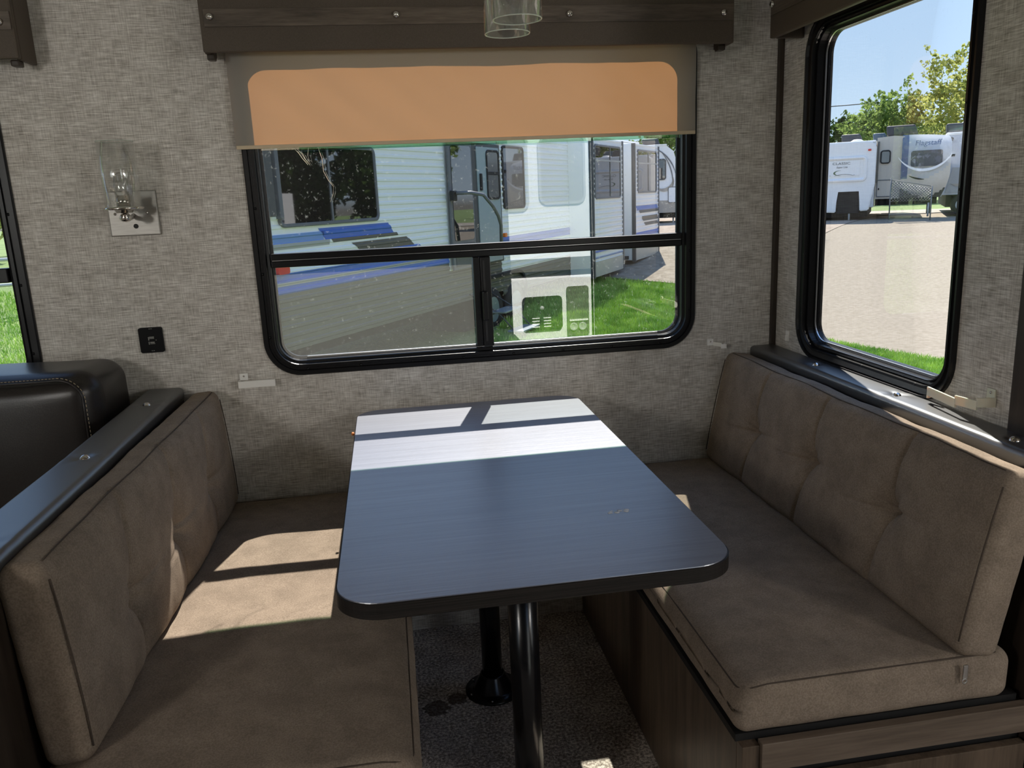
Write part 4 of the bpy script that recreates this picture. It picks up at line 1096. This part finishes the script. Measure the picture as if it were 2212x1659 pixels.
ac_unit(t1, (-1.55, 2.4, 3.72), .70, .8, .30); lathe('roof_vent', (-1.35, 1.0, 3.50), [(.22, 0), (.2, .08), (.12, .13), (0, .14)], m_white, t1, n=18)
box('roof', -3.35, -.74, .45, 5.6, 3.49, 3.55, m_roof, t1, bev=.02)

t2 = cT('beige and grey travel trailer lettered Flagstaff in the middle of the right window', 0, .6)
side_outline('body', [(-.705, 1.62), (.10, 1.62), (.12, 3.62), (-.2, 3.66), (-.705, 3.62)], .02, 5.5, m_beige, t2)
box('awning_arm', -.68, -.63, -.05, .02, 2.15, 3.5, m_grey, t2, bev=.01)
rv_window(t2, -.59, -.27, 2.77, 3.21, .0, r=.09, fm=m_blackm)
sweep_ring('hatch_frame', (-.66, -.18, 1.68, 2.25), .03, [(0, 0), (0, .03), (.03, .03), (.03, 0)], LOCAL(.02), m_frame, t2, k=3)
rplate('hatch', (-.63, -.21, 1.71, 2.22), .02, .0, .02, LOCAL(.02), m_beige, t2)
rplate('hatch_latch', (-.61, -.57, 1.92, 1.98), .01, .02, .04, LOCAL(.02), m_blackm, t2)
# rounded front cap, convex both ways
verts = []; faces = []; nU, nV = 22, 26
for j in range(nV+1):
    v_ = j/nV; z_ = 1.62+(3.66-1.62)*v_
    edge = 1.0 if z_ > 2.4 else 1-.16*(1-(z_-1.62)/.78)**1.5
    x1r = .06+(1.50-.06)*(edge if v_ < .9 else edge*(1-.06*((v_-.9)/.1)**2))
    for i in range(nU+1):
        u_ = i/nU; x_ = .06+(x1r-.06)*u_
        y_ = -.55*math.sin(PI*min(1, u_*.62+.10))*(1-.65*(2*abs(v_-.45))**3)
        verts.append((x_, y_ + .05 + .5*max(0, v_-.86)**1.3, z_ - .10*u_*u_*v_))
for j in range(nV):
    for i in range(nU):
        a = j*(nU+1)+i; faces.append((a, a+1, a+nU+2, a+nU+1))
def capcol(name, mat, sel): 
    fs = [f for f in faces if sel(sum(verts[i][0] for i in f)/4, sum(verts[i][2] for i in f)/4)]
    if fs: mesh_obj(name, verts, fs, mat, t2, smooth=True)
swl = lambda x: 2.66-.40*math.sin(PI*min(1, max(0, (x-.0)/1.5)))
m_cap = plain('silver_grey_cap', (.50, .50, .49), .3)
capcol('front_cap', m_cap, lambda x, z: z > swl(x)+.0 and not (x < .24))
capcol('cap_side_band', m_txtblue, lambda x, z: x < .24 and z > 2.25)
capcol('cap_lower', m_beige, lambda x, z: swl(x)-.62 < z <= swl(x) and not (x < .24 and z > 2.25))
capcol('cap_lower_dark', m_grey, lambda x, z: z <= swl(x)-.62 and not (x < .24 and z > 2.25))
side_outline('cap_filler', [(.10, 1.62), (1.32, 1.62), (1.48, 2.3), (1.46, 3.45), (.10, 3.60)], .12, .78, m_cap, t2)
m_dgl2 = plain('dark_blue_tint', (.03, .045, .07), .35, 0, .4)
rplate('front_window', (.33, 1.25, 2.62, 3.12), .08, .50, .56, LOCAL(0), m_dgl2, t2)
swoosh('decal', (.75, 3.55), 1.05, 1.0, 215, 330, .035, -.565, m_smooth, t2, .92, 1.02)
swoosh('decal', (.9, 3.2), 1.05, 1.0, 235, 262, .02, -.52, m_under, t2)
text_obj('lettering', 'Flagstaff', .235, m_txtblue, t2, TM(.80, -.50, 3.28), shear=.1)
text_obj('lettering', 'Super Lite', .06, m_lgrey, t2, TM(.80, -.53, 3.18))
ac_unit(t2, (.05, 2.0, 3.90), 1.0, .8, .34); ac_unit(t2, (-.66, 3.0, 3.78), .5, .6, .26, plain('blue_air_unit', (.06, .10, .14), .4))
box('chassis', -.68, 1.2, .3, .78, 1.40, 1.62, m_under, t2)
box('leg', .9, 1.05, -.1, .1, 1.10, 1.62, m_under, t2); box('battery_box', .0, 1.0, -.1, .2, 1.42, 1.62, m_under, t2)
cyl('stabilizer_jack', (.95, -.1, 1.0), (.95, -.1, 1.45), .03, m_lgrey, t2)
box('mirror', 1.46, 1.62, -.2, -.1, 2.88, 2.96, m_blackm, t2, bev=.01)

t3 = cT('pale blue grey travel trailer at the right edge of the right window', 0, 1.4)
side_outline('body', [(1.36, 1.66), (3.6, 1.66), (3.6, 3.62), (1.42, 3.60)], 0, 6.0, plain('pale_blue_grey_panel', (.52, .55, .60), .35), t3)
box('roof', 1.38, 3.6, -.02, 6.0, 3.60, 3.68, m_roof, t3, bev=.02)
side_outline('lower_panel', [(1.62, 2.55), (2.6, 2.5), (2.6, 1.72), (1.45, 1.72)], -.03, .0, m_lgrey, t3)
side_outline('decal', [(1.6, 2.02), (2.3, 2.00), (2.2, 1.93), (1.75, 1.94)], -.045, -.031, m_taupe, t3)
cyl('porch_light', (2.17, -.06, 3.28), (2.17, .0, 3.28), .07, m_blackm, t3)
cyl('porch_light', (1.52, -.1, 3.46), (1.52, .0, 3.46), .07, m_blackm, t3)
ac_unit(t3, (2.0, 2.0, 3.88), 1.1, .8, .36)
box('chassis', 1.5, 3.6, .2, 5.8, 1.25, 1.67, m_under, t3)
for s_ in (2.0, 2.9): wheel(t3, s_, 1.32, .1, .36)

# chain-link fence panel in front of the middle trailer
ch = thing('chain_link_fence', label='torn chain-link fence panel in front of the beige trailer', cat='fence', mw=frame_mw((oC - FC*1.2)[:], RC, None))
bm = bmesh.new()
s0, s1, z0, z1 = -.18, .95, 1.55, 2.22
k = -1.0; step = .085
m_wire = plain('galvanised_wire', (.16, .17, .18), .5, .3)
while k < 2.2:
    for sg_ in (1, -1):
        p = []
        for q in range(0, 40):
            z = z0+(z1-z0)*q/39; s = (k+(z-z0)) if sg_ == 1 else (k+(z1-z)); 
            if s0 <= s <= s1 and z < z1-.25*(s-s0): p.append((s, z))
        if len(p) > 1: add_cyl(bm, (p[0][0], 0, p[0][1]), (p[-1][0], 0, p[-1][1]), .010, n=4)
    k += step
bm_obj('wire_mesh', bm, m_wire, ch, kind='stuff')
cyl('fence_post', (-.20, 0, 1.0), (-.20, 0, 2.3), .02, m_wire, ch); cyl('fence_post', (.97, 0, .95), (.97, 0, 2.0), .02, m_wire, ch)
tube('top_rail', [(-.20, 0, 2.24), (.97, 0, 1.98)], .012, m_wire, ch, 6)

# ---- trees
def leafmat(name, c1, c2):
    m = bpy.data.materials.new(name); m.use_nodes = True; t = m.node_tree; t.nodes.clear()
    o = t.nodes.new('ShaderNodeOutputMaterial'); d = t.nodes.new('ShaderNodeBsdfDiffuse'); l = t.nodes.new('ShaderNodeBsdfTranslucent'); x_ = t.nodes.new('ShaderNodeMixShader'); x_.inputs[0].default_value = .5
    c = ramp(t, noise_n(t, mapped(t, (1, 1, 1)), .8, 3), [(.35, c1), (.65, c2)])
    t.links.new(c, d.inputs[0]); t.links.new(c, l.inputs[0]); t.links.new(d.outputs[0], x_.inputs[1]); t.links.new(l.outputs[0], x_.inputs[2]); t.links.new(x_.outputs[0], o.inputs[0]); return m
m_leafs = [leafmat('leaves_'+n_, a, b2) for n_, a, b2 in (('green', (.13, .20, .05), (.32, .42, .12)), ('olive', (.24, .29, .07), (.50, .50, .16)), ('dark', (.02, .045, .012), (.07, .12, .025)))]
m_bark = noisy('bark', (.06, .045, .035), (.12, .09, .07), 8, .9)
def tree(name, x, y, h, wd, mat, lab, seed, n=2600, leaf=.16, trunk=.3, group=None, z=None):
    rr = random.Random(seed); zb = gz(x, y) if z is None else z
    root = thing(name, (x, y, zb), lab, 'tree' if name != 'bush' else 'bush', group)
    bm = bmesh.new()
    if name != 'bush':
        add_cyl(bm, (0, 0, -.1), (0, 0, h*.55), .03*h**.5*1.3, .03*h**.5*.6, 8)
        for k in range(6):
            a = rr.uniform(0, 2*PI); z0_ = h*rr.uniform(.25, .5)
            add_cyl(bm, (0, 0, z0_), (math.cos(a)*wd*.32, math.sin(a)*wd*.32, z0_+h*rr.uniform(.15, .35)), .06, .02, 6)
    else: add_cyl(bm, (0, 0, -.05), (0, 0, h*.5), .04, .02, 6)
    bm_obj('trunk' if name != 'bush' else 'stem', bm, m_bark, root)
    # leafy boughs: clumps along twigs that reach out of the crown
    verts = []; faces = []; clumps = []
    zc = h*(.58 if trunk > .1 else .5); hz = h*(.42 if trunk > .1 else .5)
    for k in range(int(n/26)):
        while True:
            u = Vector((rr.uniform(-1, 1), rr.uniform(-1, 1), rr.uniform(-1, 1)))
            if .25 < u.length < 1: break
        q = .72+.28*noise.noise(u.normalized()*2.2+Vector((seed, 0, 0)))*1.6
        p = Vector((u.x*wd*.5*q, u.y*wd*.5*q, zc+u.z*hz*q)); out = Vector((u.x, u.y, u.z*.5+.55)).normalized()
        L = rr.uniform(.04, .13)*h
        for i in range(26):
            f_ = rr.random(); c = p+out*L*f_+Vector((rr.gauss(0, 1), rr.gauss(0, 1), rr.gauss(0, 1)))*leaf*.7*(1.15-f_)
            a = Vector((rr.gauss(0, 1), rr.gauss(0, 1), rr.gauss(0, 1))).normalized(); b_ = a.cross(Vector((rr.gauss(0, 1), rr.gauss(0, 1), rr.gauss(0, 1)))).normalized()
            s_ = leaf*rr.uniform(.6, 1.2); k0 = len(verts)
            verts.extend([c-a*s_*.5, c+b_*s_*.3, c+a*s_*.5, c-b_*s_*.3]); faces.append((k0, k0+1, k0+2, k0+3))
    mesh_obj('foliage', verts, faces, mat, root, kind='stuff')
    return root
def at(azd, dist): a = math.radians(azd); return CAM.x+math.sin(a)*dist, CAM.y+math.cos(a)*dist
G, O_, D_ = m_leafs
x, y = at(33.1, 52); tree('leafy_tree', x, y, 6.5, 5.6, G, 'rounded green tree behind the white rounded trailer', 11, 9000, .24)
x, y = at(30.2, 55); tree('leafy_tree', x, y, 5.6, 5.5, D_, 'dark green tree at the left edge of the right window', 12, 5000, .24)
x, y = at(35.6, 56); tree('leafy_tree', x, y, 5.6, 5.5, O_, 'low yellow-green tree between the two taller trees', 13, 5000, .24)
x, y = at(38.6, 50); tree('leafy_tree', x, y, 8.6, 8.2, O_, 'tall spreading yellow-green tree at the right of the right window', 14, 12000, .24)
x, y = at(42.5, 55); tree('leafy_tree', x, y, 9.0, 8.0, G, 'tall green tree behind the last trailer at the right', 15, 7000, .26)
x, y = at(19.5, 48); tree('leafy_tree', x, y, 8.0, 5.0, G, 'tree above the farther trailer in the dinette window', 16, 6000, .26)
x, y = at(22.5, 60); tree('leafy_tree', x, y, 8.5, 8.0, D_, 'dark tree far behind the swoosh trailer', 17, 5000, .3)
# trees and trailers east of the road, mirrored in the neighbour's windows
for i, (a, d, h_, w__) in enumerate(((52, 42, 12, 7.5), (61, 42, 13, 7.5), (70, 44, 12, 8), (79, 42, 14, 7.5), (89, 42, 13, 7.5), (99, 42, 12, 7.5), (109, 42, 12, 7.5))):
    x, y = at(a, d); tree('leafy_tree', x, y, h_, w__, D_ if i % 2 else G, 'large tree east of the road, %s of seven from the north end' % ('first', 'second', 'third', 'fourth', 'fifth', 'sixth', 'seventh')[i], 30+i, 16000, .60, trunk=0, group='trees mirrored in the striped trailer windows')
# left window: bushes and a rail fence
for i, (a, d, h_, w__) in enumerate(((-25.5, 30, 3.6, 4.5), (-28.5, 27, 3.2, 4.5), (-22.5, 34, 3.4, 4.5), (-31, 30, 4, 5))):
    x, y = at(a, d); tree('bush', x, y, h_, w__, G if i % 2 else O_, ('olive bush behind the rail fence outside the left window', 'green bush nearest the fence, left of the olive one', 'olive bush farthest right behind the rail fence', 'tall green bush at the far left behind the rail fence')[i], 50+i, 3600, .2, trunk=0, group='bushes outside the left window')
def obj_at(a, d): x, y = at(a, d); return Vector((x, y, gz(x, y)))
fe = thing('rail_fence', obj_at(-26, 19)[:], 'grey two-rail fence on the grass outside the left window', 'fence')
for k in range(5):
    p = obj_at(-34+4*k, 19)-fe.location; cyl('fence_post', p, p+Vector((0, 0, 1.15)), .04, m_lgrey, fe, n=10)
for zz in (.6, 1.1):
    tube('fence_rail', [(obj_at(-34+4*k, 19)-fe.location)+Vector((0, 0, zz)) for k in range(5)], .035, m_lgrey, fe, 8)
# overhead cable
p0, p1 = obj_at(26, 62), obj_at(46, 62)
cb = tube('power_line', [p0.lerp(p1, i/12)+Vector((0, 0, 6.4+.05*i-.3*math.sin(PI*i/12))) for i in range(13)], .03, m_blackm, None, 5, label='thin overhead cable crossing the sky in the right window', cat='cable')

# ---- trailer behind the open door, mirrored in the dinette window glass
tG = thing('travel_trailer', label='sunlit white travel trailer mirrored in the dinette window glass', cat='trailer', mw=frame_mw((0, -7.0, 0), (1, 0, 0), None))
# local x to the right, the face looks to +y
FN = lambda yy: (lambda u, v, d: (u, yy+d, v))
box('body', -8.2, 7.6, -2.4, 0, .50, 2.55, m_smooth, tG, bev=.02)
box('lower_body', -8.2, 7.6, -2.38, .0, -.62, .43, m_smooth, tG, bev=.02)
box('belt_moulding', -8.2, 7.6, -2.35, -.03, .43, .50, m_under, tG)
box('grey_band', -8.2, 7.6, .0, .012, .50, .65, m_grey, tG)
def rvw(u0, u1, v0, v1): 
    fr = sweep_ring('window', (u0, u1, v0, v1), .1, [(0, 0), (0, .02), (.03, .02), (.03, .005)], FN(0), m_lgrey, tG, k=5)
    rplate('pane', (u0+.02, u1-.02, v0+.02, v1-.02), .08, .004, .012, FN(0), m_greyglass, fr)
m_greyglass = plain('pale_grey_blind', (.26, .25, .235), .3)
rvw(.58, 1.14, 1.27, 2.05); rvw(-.45, .46, 1.21, 2.05)
h = rplate('hatch', (.33, .815, -.21, .20), .05, .0, .02, FN(0), plain('dark_hatch', (.02, .025, .02), .4), tG)
for c in range(2):
    for r_ in range(4): box('louver', .44+c*.14, .53+c*.14, .02, .028, -.17+r_*.035, -.158+r_*.035, m_white, h)
lathe('hatch_knob', (.565, .02, .06), [(0, .012), (.025, .008), (.028, 0)], m_lgrey, h, n=14, axis='Y')
h2 = rplate('utility_door', (.875, 1.145, -.30, .30), .03, .0, .02, FN(0), m_grey, tG)
for q in (.95, 1.06): lathe('utility_port', (q, .02, -.19), [(.05, 0), (.05, .01), (.04, .012), (.03, .004), (0, .004)], m_lgrey, h2, n=18, axis='Y')
box('port_hood', .90, 1.13, .02, .03, -.12, -.10, m_white, h2)
for s_ in (-2.6, -1.7): lathe('tire', (s_, .0, -.50), [(.0, .06), (.2, .06), (.33, .05), (.36, .0), (.36, -.2), (0, -.2)], m_tire, tG, n=24, axis='Y')

# two plain trailers east of the road, mirrored in the neighbour's windows
for i, (a, d, ln) in enumerate(((60, 31, 6.5), (74, 31, 7.5))):
    p = obj_at(a, d); fa = math.radians(a-4)
    tx = thing('travel_trailer', label='%s white trailer mirrored low in the windows of the striped trailer' % ('short', 'long')[i], cat='trailer', mw=frame_mw(p[:], (math.cos(fa), -math.sin(fa), 0), None) @ Matrix.Scale(.64, 4))
    side_outline('body', [(-ln/2, .6), (ln/2-.5, .6), (ln/2, 1.4), (ln/2-.3, 2.6), (ln/2-1.2, 2.95), (-ln/2, 2.95)], 0, 2.4, m_side, tx)
    rv_window(tx, -.4, .9, 1.5, 2.3, 0, fm=m_blackm); rv_window(tx, -2.6, -1.6, 1.5, 2.3, 0, fm=m_blackm)
    side_outline('stripe', [(-ln/2, 1.0), (ln/2-.3, 1.0), (ln/2-.1, 1.3), (-ln/2, 1.15)], -.01, .0, m_frame, tx)
    for s_ in (-.9, -.1): wheel(tx, s_, .36, .1, .36)

for i, a in enumerate((50, 58, 66, 74, 82, 90, 98, 106)):
    x, y = at(a, 37); tree('bush', x, y, 3.6, 4.4, D_, 'dark shrub in front of the large trees, %s of eight from the north end' % ('first', 'second', 'third', 'fourth', 'fifth', 'sixth', 'seventh', 'eighth')[i], 70+i, 9000, .5, trunk=0, group='shrubs mirrored in the striped trailer windows')

# loose pale threads hanging from the shade, dried smudge on the table top
th = thing('loose_threads', (-1.40, -.03, 1.535), 'pale frayed threads hanging from the hem of the orange shade', 'thread')
for pts_ in ([(-.058, 0, 0), (-.047, .001, -.012), (-.036, 0, -.030), (-.028, .002, -.040), (-.024, 0, -.046)], [(-.052, 0, 0), (-.036, .001, -.016), (-.030, .001, -.030), (-.020, .002, -.044)],
             [(-.018, 0, 0), (-.022, .001, -.02), (-.019, 0, -.038)], [(.008, 0, 0), (.016, .001, -.03), (.017, 0, -.065), (.028, .002, -.09), (.041, 0, -.108), (.038, .001, -.128), (.028, 0, -.15)]):
    tube('strand', pts_, .0007, m_cream, th, 5)
m_smudge = plain('dried_smudge', (.62, .64, .68), .8)
rr = random.Random(4); bm = bmesh.new()
for k in range(16):
    cx, cy = -.825+rr.uniform(-.022, .026), -1.01+rr.uniform(-.006, .006)
    add_lathe(bm, (cx, cy, TZ+.0002), [(rr.uniform(.002, .006), 0), (.0015, .0006), (0, .0007)], 8)
sm_ = bm_obj('smudge', bm, m_smudge, tt, label='pale dried smudge on the table top'); sm_.location = -tt.location
